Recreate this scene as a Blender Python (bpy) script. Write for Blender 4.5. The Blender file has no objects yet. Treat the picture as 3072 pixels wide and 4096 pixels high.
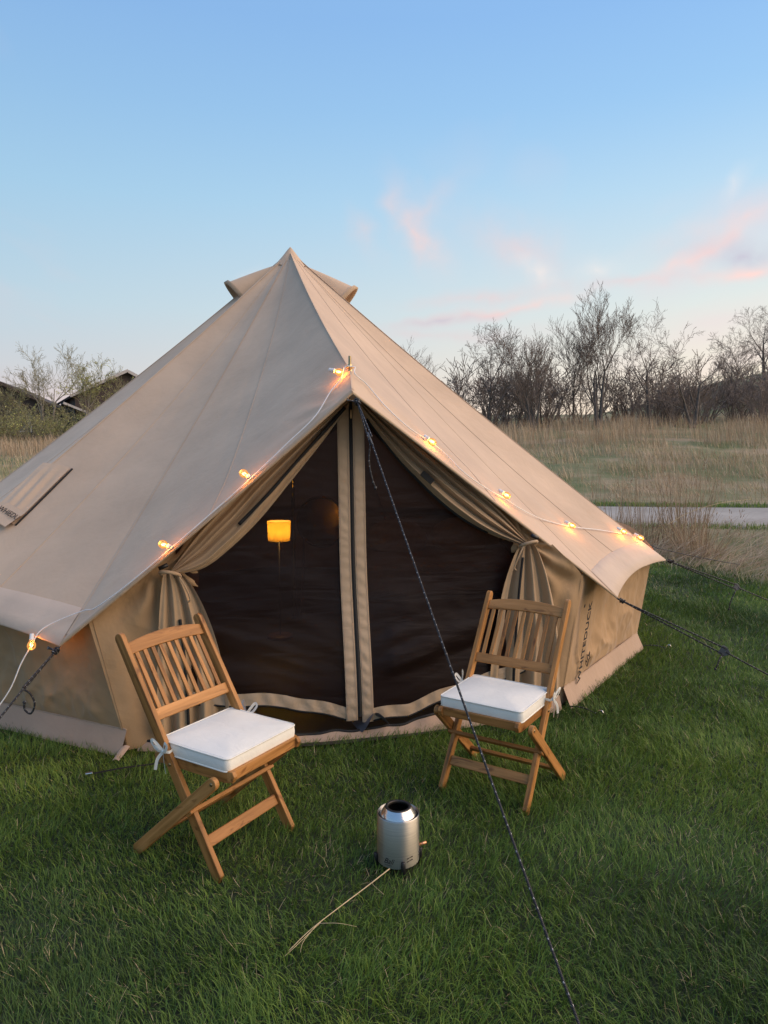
import bpy, bmesh, math, random
import numpy as np
from mathutils import Vector, Matrix

# ------------------------------------------------------------------ camera, sky, sun, exposure
sc = bpy.context.scene
col = sc.collection
rad = math.radians

cam_d = bpy.data.cameras.new('camera'); cam = bpy.data.objects.new('camera', cam_d); col.objects.link(cam)
cam.location = (0, 0, 1.61); cam.rotation_euler = (rad(90 - 4.7), 0, 0)
cam_d.sensor_width = 36; cam_d.sensor_fit = 'AUTO'; cam_d.lens = 710 / 1024 * 36
cam_d.clip_start = 0.05; cam_d.clip_end = 2000
sc.camera = cam

SUN_AZ = 72.0      # degrees to the right of the view direction
SUN_EL = 6.0
def build_world():
    w = bpy.data.worlds.new('World'); sc.world = w; w.use_nodes = True
    nt = w.node_tree; N = nt.nodes; L = nt.links; N.clear()
    out = N.new('ShaderNodeOutputWorld'); bg = N.new('ShaderNodeBackground')
    L.new(bg.outputs[0], out.inputs[0])
    sky = N.new('ShaderNodeTexSky'); sky.sky_type = 'NISHITA'; sky.sun_disc = False
    sky.sun_elevation = rad(SUN_EL); sky.sun_rotation = rad(SUN_AZ); sky.altitude = 200
    sky.air_density = 1.0; sky.dust_density = 0.6; sky.ozone_density = 2.0
    tc = N.new('ShaderNodeTexCoord')
    sep = N.new('ShaderNodeSeparateXYZ'); L.new(tc.outputs['Generated'], sep.inputs[0])
    def math_(op, a, b=None, c=None, clamp=False):
        m = N.new('ShaderNodeMath'); m.operation = op; m.use_clamp = clamp
        for i, v in enumerate((a, b, c)):
            if v is None: continue
            if isinstance(v, (int, float)): m.inputs[i].default_value = v
            else: L.new(v, m.inputs[i])
        return m.outputs[0]
    def mix(fac, a, b, mode='MIX'):
        m = N.new('ShaderNodeMix'); m.data_type = 'RGBA'; m.blend_type = mode
        for s, v in ((m.inputs[0], fac), (m.inputs[6], a), (m.inputs[7], b)):
            if isinstance(v, (int, float)): s.default_value = v
            elif isinstance(v, tuple): s.default_value = (*v, 1)
            else: L.new(v, s)
        return m.outputs[2]
    # dusk gradient by elevation, warmer towards the set sun
    ramp = N.new('ShaderNodeValToRGB'); cr = ramp.color_ramp
    stops = [(0.0, (0.66, 0.50, 0.54)), (0.06, (0.66, 0.54, 0.59)), (0.11, (0.58, 0.63, 0.71)), (0.19, (0.48, 0.66, 0.79)),
             (0.32, (0.365, 0.61, 0.83)), (0.50, (0.255, 0.47, 0.80)), (1.0, (0.20, 0.38, 0.74))]
    while len(cr.elements) < len(stops): cr.elements.new(0.5)
    for e, (p, c) in zip(cr.elements, stops): e.position = p; e.color = (*c, 1)
    L.new(sep.outputs[2], ramp.inputs[0])
    a = rad(SUN_AZ)
    dp = N.new('ShaderNodeVectorMath'); dp.operation = 'DOT_PRODUCT'; L.new(tc.outputs['Generated'], dp.inputs[0])
    dp.inputs[1].default_value = (math.sin(a), math.cos(a), 0)
    az = math_('MULTIPLY_ADD', dp.outputs['Value'], 0.5, 0.5, clamp=True)
    az = math_('POWER', az, 2.2)
    low = math_('SUBTRACT', 1.0, math_('DIVIDE', sep.outputs[2], 0.42), clamp=True)
    low = math_('POWER', low, 1.3)
    warm = math_('MULTIPLY', az, low)
    base = mix(math_('MULTIPLY', warm, 1.30, clamp=True), ramp.outputs[0], (1.0, 0.83, 0.57))
    # thin pink clouds on a layer overhead
    zc = math_('MAXIMUM', math_('ADD', sep.outputs[2], 0.10), 0.03)
    cx = math_('DIVIDE', sep.outputs[0], zc); cy = math_('DIVIDE', sep.outputs[1], zc)
    comb = N.new('ShaderNodeCombineXYZ'); L.new(cx, comb.inputs[0]); L.new(cy, comb.inputs[1])
    mp = N.new('ShaderNodeMapping'); L.new(comb.outputs[0], mp.inputs[0])
    mp.inputs['Location'].default_value = (3.1, 1.7, 0); mp.inputs['Rotation'].default_value = (0, 0, rad(-38)); mp.inputs['Scale'].default_value = (0.95, 0.42, 1)
    n1 = N.new('ShaderNodeTexNoise'); n1.inputs['Scale'].default_value = 1.25; n1.inputs['Detail'].default_value = 3; n1.inputs['Roughness'].default_value = 0.52
    L.new(mp.outputs[0], n1.inputs['Vector'])
    # faint general veil, plus separate wisps given by bearing, elevation, length, width, tilt, pinkness, weight
    band = math_('SUBTRACT', 1.0, math_('ABSOLUTE', math_('DIVIDE', math_('SUBTRACT', sep.outputs[2], 0.17), 0.26)), clamp=True)
    cov = math_('MULTIPLY', band, math_('MULTIPLY_ADD', dp.outputs['Value'], 0.6, 0.35, clamp=True))
    d = math_('SUBTRACT', math_('ADD', n1.outputs['Fac'], math_('MULTIPLY', cov, 0.22)), 0.66)
    d = math_('MULTIPLY', d, 3.0, clamp=True)
    base = mix(math_("MULTIPLY", d, 0.65), base, (0.80, 0.61, 0.63))
    wn = N.new('ShaderNodeTexNoise'); wn.inputs['Scale'].default_value = 9.0; wn.inputs['Detail'].default_value = 3; wn.inputs['Roughness'].default_value = 0.6
    L.new(tc.outputs['Generated'], wn.inputs['Vector'])
    ws = N.new('ShaderNodeSeparateColor'); L.new(wn.outputs['Color'], ws.inputs[0])
    azim = math_('ARCTAN2', sep.outputs[0], sep.outputs[1]); elev = math_('ARCSINE', sep.outputs[2])
    azim = math_('ADD', azim, math_('MULTIPLY', math_('SUBTRACT', ws.outputs[0], 0.5), 0.11))
    elev = math_('ADD', elev, math_('MULTIPLY', math_('SUBTRACT', ws.outputs[1], 0.5), 0.05))
    fine = N.new('ShaderNodeTexNoise'); fine.inputs['Scale'].default_value = 30.0; fine.inputs['Detail'].default_value = 4
    L.new(tc.outputs['Generated'], fine.inputs['Vector'])
    tex = math_('MULTIPLY_ADD', fine.outputs['Fac'], 2.6, -0.30, clamp=False)
    ae = N.new('ShaderNodeCombineXYZ'); L.new(azim, ae.inputs[0]); L.new(elev, ae.inputs[1]); ae.inputs[2].default_value = 1.0
    for a0, e0, hl, hw, tilt, pink, wt in (
        (0.045, 0.300, 0.050, 0.017, -52, 1.0, 0.75), (0.075, 0.325, 0.035, 0.016, 40, 0.9, 0.35), (-0.030, 0.291, 0.028, 0.015, -60, 0.9, 0.45), (0.19, 0.268, 0.070, 0.030, -25, 0.75, 0.45),
        (0.207, 0.239, 0.022, 0.011, -35, 1.1, 0.55), (0.30, 0.238, 0.030, 0.010, 0, 1.2, 0.35), (0.345, 0.222, 0.075, 0.006, 0, 0.6, 0.60), (0.403, 0.246, 0.048, 0.008, 26, 0.95, 0.95),
        (0.455, 0.242, 0.055, 0.013, -8, 0.12, 0.85), (0.46, 0.224, 0.050, 0.007, 5, 1.0, 0.80), (0.46, 0.285, 0.080, 0.016, 14, 0.85, 0.55), (0.16, 0.193, 0.115, 0.0065, 9, 1.0, 0.80),
        (0.10, 0.182, 0.070, 0.006, 8, 0.15, 0.65), (0.14, 0.211, 0.085, 0.008, 5, 0.7, 0.50), (0.08, 0.160, 0.12, 0.007, 3, 0.6, 0.45), (0.44, 0.316, 0.020, 0.006, 45, 1.2, 0.22), (-0.183, 0.230, 0.022, 0.008, 10, 1.2, 0.35),
        (0.72, 0.25, 0.10, 0.014, 12, 0.9, 0.7), (0.95, 0.20, 0.14, 0.010, 4, 1.0, 0.8), (0.80, 0.36, 0.09, 0.022, 30, 0.8, 0.5), (1.30, 0.28, 0.12, 0.018, -10, 0.9, 0.6), (-0.85, 0.22, 0.10, 0.010, 6, 0.7, 0.4), (-1.4, 0.3, 0.12, 0.02, 15, 0.7, 0.4), (1.9, 0.3, 0.15, 0.02, 10, 0.8, 0.5), (2.6, 0.25, 0.15, 0.015, -8, 0.7, 0.4)):
        c_, s_ = math.cos(rad(tilt)), math.sin(rad(tilt)); A_, B_ = hl * 2.2, hw * 2.4; cb = N.new('ShaderNodeCombineXYZ')
        for i_, vec in enumerate(((c_ / A_, s_ / A_, -(a0 * c_ + e0 * s_) / A_), (-s_ / B_, c_ / B_, -(-a0 * s_ + e0 * c_) / B_))):
            dt = N.new('ShaderNodeVectorMath'); dt.operation = 'DOT_PRODUCT'; L.new(ae.outputs[0], dt.inputs[0]); dt.inputs[1].default_value = vec; L.new(dt.outputs['Value'], cb.inputs[i_])
        gr = N.new('ShaderNodeTexGradient'); gr.gradient_type = 'QUADRATIC_SPHERE'; L.new(cb.outputs[0], gr.inputs[0])
        f_ = math_('MULTIPLY', gr.outputs['Fac'], math_('MULTIPLY', tex, wt * 0.95), clamp=True)
        grey, pk, wh = np.array((0.50, 0.52, 0.62)), np.array((0.92, 0.64, 0.59)), np.array((0.93, 0.80, 0.74))
        cc = grey + (pk - grey) * min(pink, 1) if pink <= 1.05 else wh
        base = mix(f_, base, tuple(float(v) for v in cc))
    sk = N.new('ShaderNodeVectorMath'); sk.operation = 'SCALE'; L.new(sky.outputs[0], sk.inputs[0]); sk.inputs['Scale'].default_value = 0.10
    fin = mix(0.10, base, sk.outputs[0])
    dim = math_('MULTIPLY_ADD', dp.outputs['Value'], 0.14, 0.93); sc2 = N.new('ShaderNodeVectorMath'); sc2.operation = 'SCALE'; L.new(fin, sc2.inputs[0]); L.new(dim, sc2.inputs['Scale']); fin = sc2.outputs[0]
    L.new(fin, bg.inputs[0]); bg.inputs[1].default_value = 1.0
build_world()

sun_d = bpy.data.lights.new('sun', 'SUN'); sun = bpy.data.objects.new('sun', sun_d); col.objects.link(sun)
sun_d.energy = 3.0; sun_d.angle = rad(75); sun_d.color = (1.0, 0.70, 0.44)
_a, _e = rad(SUN_AZ + 24), rad(33)
sd = Vector((math.sin(_a) * math.cos(_e), math.cos(_a) * math.cos(_e), math.sin(_e)))
sun.rotation_euler = sd.to_track_quat('Z', 'Y').to_euler()

vs = sc.view_settings; vs.view_transform = 'Standard'; vs.look = 'None'; vs.exposure = 0.25; vs.gamma = 1.0
vs.use_curve_mapping = False
sc.cycles.use_denoising = True
sc.cycles.max_bounces = 8; sc.cycles.transparent_max_bounces = 16
sc.cycles.sample_clamp_indirect = 4.0

# ------------------------------------------------------------------ helpers
rng = np.random.default_rng(7)
random.seed(7)

def hash3(i, j, k, seed=0):
    n = (i.astype(np.int64) * 374761393 + j.astype(np.int64) * 668265263 + k.astype(np.int64) * 2147483647 + seed * 974634777) & 0xFFFFFFFF
    n = ((n ^ (n >> 13)) * 1274126177) & 0xFFFFFFFF
    n = n ^ (n >> 16)
    return (n & 0xFFFFFF) / float(0xFFFFFF)

def vnoise(P, seed=0):
    """smooth value noise, P (N,3) -> (N,) in 0..1"""
    P = np.asarray(P, float); I = np.floor(P).astype(np.int64); F = P - I; F = F * F * (3 - 2 * F)
    r = 0
    for a in (0, 1):
        for b in (0, 1):
            for c in (0, 1):
                wgt = (F[:, 0] if a else 1 - F[:, 0]) * (F[:, 1] if b else 1 - F[:, 1]) * (F[:, 2] if c else 1 - F[:, 2])
                r = r + wgt * hash3(I[:, 0] + a, I[:, 1] + b, I[:, 2] + c, seed)
    return r

def fbm(P, oct=4, seed=0):
    P = np.asarray(P, float); r = 0; a = 0.5
    for o in range(oct):
        r = r + a * vnoise(P * (2 ** o) + 17.3 * o, seed + o); a *= 0.5
    return r / (1 - 0.5 ** oct)

def smooth(a, b, x):
    t = np.clip((np.asarray(x, float) - a) / (b - a), 0, 1); return t * t * (3 - 2 * t)

def raw_mesh(name, V, F, smooth_=True, attrs=None):
    """V (N,3), F (M,k) int array of equal-sized faces"""
    V = np.asarray(V, np.float32); F = np.asarray(F, np.int32)
    m = bpy.data.meshes.new(name)
    m.vertices.add(len(V)); m.vertices.foreach_set('co', V.ravel())
    k = F.shape[1]
    m.loops.add(F.size); m.loops.foreach_set('vertex_index', F.ravel())
    m.polygons.add(len(F)); m.polygons.foreach_set('loop_start', np.arange(len(F), dtype=np.int32) * k)
    m.polygons.foreach_set('use_smooth', np.full(len(F), smooth_, dtype=bool))
    for an, av in (attrs or {}).items():
        at = m.attributes.new(an, 'FLOAT', 'POINT'); at.data.foreach_set('value', np.asarray(av, np.float32))
    m.update(calc_edges=True); m.validate()
    return m

def link(name, mesh, mat=None, parent=None, matrix=None):
    o = bpy.data.objects.new(name, mesh); col.objects.link(o)
    if mat is not None and not mesh.materials: mesh.materials.append(mat)
    if parent is not None:
        o.parent = parent
        if parent.type == 'EMPTY' and matrix is None:      # mesh given in world coordinates
            o.matrix_parent_inverse = Matrix.LocRotScale(parent.location, parent.rotation_euler, parent.scale).inverted()
    if matrix is not None: o.matrix_local = matrix
    return o

def tag(o, label=None, cat=None, group=None, kind=None):
    if label: o['label'] = label
    if cat: o['category'] = cat
    if group: o['group'] = group
    if kind: o['kind'] = kind
    return o

def thing(name, label, cat, loc=(0, 0, 0), rz=0.0, group=None):
    o = bpy.data.objects.new(name, None); col.objects.link(o); o.empty_display_size = 0.1
    o.location = loc; o.rotation_euler = (0, 0, rz)
    return tag(o, label, cat, group)

def grid_mesh(name, G, attrs=None, smooth_=True, closed_u=False):
    """G (nv,nu,3) -> quad grid"""
    nv, nu = G.shape[:2]
    idx = np.arange(nv * nu).reshape(nv, nu)
    if closed_u: idx = np.concatenate([idx, idx[:, :1]], 1)
    F = np.stack([idx[:-1, :-1], idx[:-1, 1:], idx[1:, 1:], idx[1:, :-1]], -1).reshape(-1, 4)
    return raw_mesh(name, G.reshape(-1, 3), F, smooth_, attrs)

def frames(P):
    P = np.asarray(P, float); T = np.gradient(P, axis=0); T /= np.linalg.norm(T, axis=1, keepdims=True) + 1e-12
    up = np.array([0, 0, 1.0]) if abs(T[0][2]) < 0.9 else np.array([1.0, 0, 0])
    A = []; a = np.cross(T[0], up); a /= np.linalg.norm(a)
    for t in T:
        a = a - t * (a @ t); a /= np.linalg.norm(a) + 1e-12; A.append(a.copy())
    A = np.array(A); return T, A, np.cross(T, A)

def tube_mesh(name, P, r, n=8, caps=True):
    P = np.asarray(P, float); T, A, B = frames(P)
    r = np.broadcast_to(np.asarray(r, float), (len(P),))
    th = np.linspace(0, 2 * np.pi, n, endpoint=False)
    G = P[:, None] + r[:, None, None] * (np.cos(th)[None, :, None] * A[:, None] + np.sin(th)[None, :, None] * B[:, None])
    ln = np.concatenate([[0], np.cumsum(np.linalg.norm(np.diff(P, axis=0), axis=1))])
    V = G.reshape(-1, 3); m = len(P)
    idx = np.arange(m * n).reshape(m, n); idx = np.concatenate([idx, idx[:, :1]], 1)
    F = np.stack([idx[:-1, :-1], idx[1:, :-1], idx[1:, 1:], idx[:-1, 1:]], -1).reshape(-1, 4)
    L = np.repeat(ln, n); Aa = np.tile(th / (2 * np.pi), m)
    if caps:
        V = np.concatenate([V, P[:1], P[-1:]]); L = np.concatenate([L, ln[:1], ln[-1:]]); Aa = np.concatenate([Aa, [0, 0]])
        c0, c1 = m * n, m * n + 1
        f0 = [(c0, idx[0, i], idx[0, i + 1], c0) for i in range(n)]; f1 = [(c1, idx[-1, i + 1], idx[-1, i], c1) for i in range(n)]
        V2 = V; F3 = np.array([(a, b, c) for a, b, c, _ in f0 + f1])
        tri = np.concatenate([F[:, [0, 1, 2]], F[:, [0, 2, 3]], F3])
        return raw_mesh(name, V2, tri, True, {'len': L, 'ang': Aa})
    return raw_mesh(name, V, F, True, {'len': L, 'ang': Aa})

def spline(pts, n=60):
    """Catmull-Rom through pts"""
    P = np.asarray(pts, float); P = np.concatenate([[2 * P[0] - P[1]], P, [2 * P[-1] - P[-2]]])
    k = len(P) - 3; out = []
    for t in np.linspace(0, k - 1e-9, n):
        i = int(t); f = t - i; a, b, c, d = P[i:i + 4]
        out.append(0.5 * (2 * b + (c - a) * f + (2 * a - 5 * b + 4 * c - d) * f * f + (3 * b - a - 3 * c + d) * f ** 3))
    return np.array(out)

def bm_to(name, bm, smooth_=False):
    m = bpy.data.meshes.new(name); bmesh.ops.recalc_face_normals(bm, faces=bm.faces); bm.to_mesh(m); bm.free()
    for p in m.polygons: p.use_smooth = smooth_
    return m

def box_mesh(name, sx, sy, sz, bev=0.003, seg=2, center=(0, 0, 0)):
    bm = bmesh.new(); bmesh.ops.create_cube(bm, size=1)
    for v in bm.verts: v.co = Vector((v.co.x * sx + center[0], v.co.y * sy + center[1], v.co.z * sz + center[2]))
    if bev: bmesh.ops.bevel(bm, geom=bm.edges[:], offset=bev, segments=seg, profile=0.5, affect='EDGES')
    return bm_to(name, bm)

def prism_mesh(name, outline, thick, bev=0.002, axis='z'):
    """closed 2D outline (x,y) extruded by thick along z, centred"""
    bm = bmesh.new()
    vs_ = [bm.verts.new((x, y, -thick / 2)) for x, y in outline]
    f = bm.faces.new(vs_)
    r = bmesh.ops.extrude_face_region(bm, geom=[f])
    for v in r['geom']:
        if isinstance(v, bmesh.types.BMVert): v.co.z += thick
    bm.normal_update()
    if bev:
        ed = [e for e in bm.edges if len(e.link_faces) == 2 and e.calc_face_angle(0) > 0.6]
        bmesh.ops.bevel(bm, geom=ed, offset=bev, segments=2, profile=0.5, affect='EDGES')
    return bm_to(name, bm)

def lathe_mesh(name, prof, n=48, smooth_=True):
    prof = np.asarray(prof, float); th = np.linspace(0, 2 * np.pi, n, endpoint=False)
    G = np.stack([prof[:, 0][:, None] * np.cos(th), prof[:, 0][:, None] * np.sin(th), np.repeat(prof[:, 1][:, None], n, 1)], -1)
    return grid_mesh(name, G, closed_u=True, smooth_=smooth_)

def basis(x, y, z, o):
    M = Matrix.Identity(4)
    for i, v in enumerate((x, y, z, o)):
        for j in range(3): M[j][i] = v[j]
    return M

def beam_matrix(p0, p1, side):
    """local X along p0->p1, Y = side made square, origin at the middle"""
    p0, p1 = Vector(p0), Vector(p1); x = (p1 - p0).normalized(); s = Vector(side); y = (s - x * s.dot(x)).normalized(); z = x.cross(y)
    return basis(x, y, z, (p0 + p1) / 2), (p1 - p0).length

def text_mesh(body, size, extr=0.0006, shear=0.0, spacing=1.0, bold=0.0):
    c = bpy.data.curves.new('lettering', 'FONT'); c.body = body; c.size = size; c.extrude = extr; c.shear = shear; c.space_character = spacing; c.offset = bold
    c.align_x = 'LEFT'
    o = bpy.data.objects.new('lettering_tmp', c); col.objects.link(o)
    dg = bpy.context.evaluated_depsgraph_get(); dg.update()
    m = bpy.data.meshes.new_from_object(o.evaluated_get(dg)); m.materials.clear()
    bpy.data.objects.remove(o); bpy.data.curves.remove(c)
    return m

# ------------------------------------------------------------------ materials
def new_mat(name):
    m = bpy.data.materials.new(name); m.use_nodes = True
    nt = m.node_tree; b = nt.nodes['Principled BSDF']; return m, nt, b

def N_(nt, t, **kw):
    n = nt.nodes.new(t)
    for k, v in kw.items(): setattr(n, k, v)
    return n

def ramp_(nt, src, stops):
    r = N_(nt, 'ShaderNodeValToRGB'); cr = r.color_ramp
    while len(cr.elements) < len(stops): cr.elements.new(0.5)
    for e, (p, c) in zip(cr.elements, stops): e.position = p; e.color = (*c, 1)
    nt.links.new(src, r.inputs[0]); return r.outputs[0]

def noise_(nt, vec, scale, detail=3, rough=0.5, dist=0.0):
    n = N_(nt, 'ShaderNodeTexNoise'); n.inputs['Scale'].default_value = scale; n.inputs['Detail'].default_value = detail
    n.inputs['Roughness'].default_value = rough; n.inputs['Distortion'].default_value = dist
    if vec is not None: nt.links.new(vec, n.inputs['Vector'])
    return n.outputs['Fac']

def bump_(nt, b, h, strength, dist, prev=None):
    n = N_(nt, 'ShaderNodeBump'); n.inputs['Strength'].default_value = strength; n.inputs['Distance'].default_value = dist
    nt.links.new(h, n.inputs['Height'])
    if prev is not None: nt.links.new(prev, n.inputs['Normal'])
    nt.links.new(n.outputs[0], b.inputs['Normal']); return n.outputs[0]

def mapping_(nt, src, scale=(1, 1, 1), rot=(0, 0, 0)):
    m = N_(nt, 'ShaderNodeMapping'); m.inputs['Scale'].default_value = scale; m.inputs['Rotation'].default_value = rot
    nt.links.new(src, m.inputs[0]); return m.outputs[0]

def mat_simple(name, c, rough=0.6, metal=0.0, var=0.12, scale=20, spec=0.5):
    m, nt, b = new_mat(name); tc = N_(nt, 'ShaderNodeTexCoord')
    f = noise_(nt, tc.outputs['Object'], scale, 4)
    lo = tuple(max(0, x * (1 - var)) for x in c); hi = tuple(min(1, x * (1 + var)) for x in c)
    nt.links.new(ramp_(nt, f, [(0.3, lo), (0.7, hi)]), b.inputs['Base Color'])
    b.inputs['Roughness'].default_value = rough; b.inputs['Metallic'].default_value = metal; b.inputs['Specular IOR Level'].default_value = spec
    return m

def mat_canvas(name, c, wrinkle=0.35, transl=0.07, wscale=7.0):
    m, nt, b = new_mat(name); tc = N_(nt, 'ShaderNodeTexCoord'); ob = tc.outputs['Object']
    f = noise_(nt, ob, 2.2, 5, 0.6)
    lo = tuple(x * 0.90 for x in c); hi = tuple(min(1, x * 1.08) for x in c)
    cr = ramp_(nt, f, [(0.3, lo), (0.7, hi)]); nt.links.new(cr, b.inputs['Base Color'])
    b.inputs['Roughness'].default_value = 0.78; b.inputs['Specular IOR Level'].default_value = 0.25
    b.inputs['Sheen Weight'].default_value = 0.25; b.inputs['Sheen Roughness'].default_value = 0.4
    w1 = noise_(nt, ob, 500, 1, 0.5)
    p = bump_(nt, b, w1, 0.10, 0.0006)
    wp = N_(nt, 'ShaderNodeTexNoise'); wp.inputs['Scale'].default_value = 2.5; wp.inputs['Detail'].default_value = 2; nt.links.new(ob, wp.inputs['Vector'])
    va = N_(nt, 'ShaderNodeVectorMath', operation='MULTIPLY_ADD'); nt.links.new(wp.outputs['Color'], va.inputs[0]); va.inputs[1].default_value = (0.35, 0.35, 0.35); nt.links.new(ob, va.inputs[2])
    hs = []
    for sc_ in (wscale, wscale * 2.7):
        vo = N_(nt, 'ShaderNodeTexVoronoi'); vo.feature = 'F1'; vo.inputs['Scale'].default_value = sc_; nt.links.new(va.outputs[0], vo.inputs['Vector']); hs.append(vo.outputs['Distance'])
    ad = N_(nt, 'ShaderNodeMath', operation='MULTIPLY_ADD'); nt.links.new(hs[1], ad.inputs[0]); ad.inputs[1].default_value = 0.35; nt.links.new(hs[0], ad.inputs[2])
    area = noise_(nt, ob, 1.3, 3, 0.6); am = N_(nt, 'ShaderNodeMath', operation='MULTIPLY'); nt.links.new(ad.outputs[0], am.inputs[0])
    nt.links.new(ramp_(nt, area, [(0.38, (0.1, 0.1, 0.1)), (0.66, (1, 1, 1))]), am.inputs[1])
    p = bump_(nt, b, am.outputs[0], wrinkle, 0.02, p)
    bump_(nt, b, noise_(nt, ob, 5.0, 4, 0.6, 0.3), 0.25, 0.03, p)
    tr = N_(nt, 'ShaderNodeBsdfTranslucent'); nt.links.new(cr, tr.inputs[0])
    mx = N_(nt, 'ShaderNodeMixShader'); mx.inputs[0].default_value = transl
    nt.links.new(b.outputs[0], mx.inputs[1]); nt.links.new(tr.outputs[0], mx.inputs[2])
    nt.links.new(mx.outputs[0], nt.nodes['Material Output'].inputs[0])
    return m

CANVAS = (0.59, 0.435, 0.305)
M = {}
M['canvas'] = mat_canvas('canvas', CANVAS, 0.10, 0.05, 5.0)
M['wall_canvas_shaded'] = mat_canvas('wall_canvas_shaded', (0.44, 0.285, 0.155), 0.75, 0.06, 5.0)  # roof cloth with the eave's shade and warm light put into its colour
M['flap_canvas'] = mat_canvas('flap_canvas', (0.47, 0.325, 0.195), 0.20, 0.06, 7.0)
M['trim_canvas'] = mat_canvas('trim_canvas', (0.50, 0.37, 0.25), 0.25, 0.06, 16.0)
M['hem_canvas'] = mat_canvas('hem_canvas', (0.60, 0.47, 0.36), 0.15, 0.06, 6.0)
M['mud_canvas'] = mat_canvas('mud_canvas', (0.46, 0.325, 0.235), 0.22, 0.05, 5.0)
M['seam'] = mat_canvas('seam_canvas', tuple(c * 0.94 for c in CANVAS), 0.05, 0.03, 12.0)
M['black'] = mat_simple('black_plastic', (0.012, 0.012, 0.014), 0.45)
M['black_tape'] = mat_simple('zip_tape', (0.010, 0.010, 0.011), 0.75)
M['print'] = mat_simple('black_print', (0.018, 0.018, 0.020), 0.8)
M['slider'] = mat_simple('grey_slider', (0.085, 0.09, 0.105), 0.4)
M['white_cord'] = mat_simple('white_cord', (0.78, 0.76, 0.74), 0.5, var=0.05)
M['brass'] = mat_simple('brass', (0.72, 0.52, 0.24), 0.28, 1.0)
M['bolt'] = mat_simple('bolt', (0.30, 0.22, 0.12), 0.35, 1.0)
M['cushion'] = None
M['floor'] = mat_simple('groundsheet', (0.03, 0.028, 0.026), 0.5)
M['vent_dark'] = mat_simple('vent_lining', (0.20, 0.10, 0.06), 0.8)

def mat_cushion():
    m, nt, b = new_mat('cushion_fabric'); tc = N_(nt, 'ShaderNodeTexCoord')
    f = noise_(nt, tc.outputs['Object'], 9, 4)
    nt.links.new(ramp_(nt, f, [(0.3, (0.74, 0.725, 0.66)), (0.7, (0.80, 0.785, 0.72))]), b.inputs['Base Color'])
    b.inputs['Roughness'].default_value = 0.85; b.inputs['Sheen Weight'].default_value = 0.15
    p = bump_(nt, b, noise_(nt, tc.outputs['Object'], 300, 1), 0.06, 0.0005)
    bump_(nt, b, noise_(nt, tc.outputs['Object'], 14, 4, 0.6, 1.0), 0.22, 0.012, p)
    return m
M['cushion'] = mat_cushion()

def mat_wood():
    m, nt, b = new_mat('oiled_acacia'); tc = N_(nt, 'ShaderNodeTexCoord'); oi = N_(nt, 'ShaderNodeObjectInfo')
    add = N_(nt, 'ShaderNodeVectorMath', operation='MULTIPLY_ADD'); nt.links.new(oi.outputs['Random'], add.inputs[0]); add.inputs[1].default_value = (9, 9, 9)
    nt.links.new(tc.outputs['Object'], add.inputs[2])
    v = mapping_(nt, add.outputs[0], (2.2, 34, 34))
    g = noise_(nt, v, 1.0, 6, 0.62, 0.6)
    kn = noise_(nt, mapping_(nt, add.outputs[0], (5, 16, 16)), 1.0, 2, 0.5, 2.2)
    c = ramp_(nt, g, [(0.28, (0.16, 0.068, 0.018)), (0.45, (0.34, 0.158, 0.045)), (0.62, (0.45, 0.215, 0.070)), (0.8, (0.54, 0.285, 0.105))])
    k = ramp_(nt, kn, [(0.30, (0.42, 0.34, 0.30)), (0.42, (1, 1, 1))])
    mx = N_(nt, 'ShaderNodeMix', data_type='RGBA', blend_type='MULTIPLY'); mx.inputs[0].default_value = 0.8
    nt.links.new(c, mx.inputs[6]); nt.links.new(k, mx.inputs[7])
    rv = ramp_(nt, oi.outputs['Random'], [(0.0, (0.72, 0.66, 0.60)), (0.5, (1.0, 0.98, 0.95)), (1.0, (1.12, 1.12, 1.15))])
    m2 = N_(nt, 'ShaderNodeMix', data_type='RGBA', blend_type='MULTIPLY'); m2.inputs[0].default_value = 1.0
    nt.links.new(mx.outputs[2], m2.inputs[6]); nt.links.new(rv, m2.inputs[7])
    nt.links.new(m2.outputs[2], b.inputs['Base Color'])
    b.inputs['Roughness'].default_value = 0.48; b.inputs['Specular IOR Level'].default_value = 0.35
    bump_(nt, b, g, 0.15, 0.002)
    return m
M['wood'] = mat_wood()

def mat_rope():
    m, nt, b = new_mat('black_reflective_rope')
    a1 = N_(nt, 'ShaderNodeAttribute', attribute_name='len'); a2 = N_(nt, 'ShaderNodeAttribute', attribute_name='ang')
    def mt(op, a, bb):
        n = N_(nt, 'ShaderNodeMath', operation=op)
        for i, v in enumerate((a, bb)):
            if isinstance(v, (int, float)): n.inputs[i].default_value = v
            else: nt.links.new(v, n.inputs[i])
        return n.outputs[0]
    # white tracer: one short fleck per pitch, wandering round the rope
    t = mt('FRACT', mt('MULTIPLY', a1.outputs['Fac'], 38.0), 0)
    ln = mt('LESS_THAN', t, 0.20)
    s = mt('FRACT', mt('ADD', mt('MULTIPLY', a2.outputs['Fac'], 3.0), mt('MULTIPLY', a1.outputs['Fac'], 9.0)), 0)
    fl = mt('MULTIPLY', ln, mt('LESS_THAN', s, 0.17))
    mx = N_(nt, 'ShaderNodeMix', data_type='RGBA'); nt.links.new(fl, mx.inputs[0]); mx.inputs[6].default_value = (0.012, 0.012, 0.015, 1); mx.inputs[7].default_value = (0.60, 0.60, 0.60, 1)
    nt.links.new(mx.outputs[2], b.inputs['Base Color']); b.inputs['Roughness'].default_value = 0.6
    w = mt('SINE', mt('ADD', mt('MULTIPLY', a1.outputs['Fac'], 900.0), mt('MULTIPLY', a2.outputs['Fac'], 25.13)), 0)
    bump_(nt, b, w, 0.5, 0.001)
    return m
M['rope'] = mat_rope()

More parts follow.
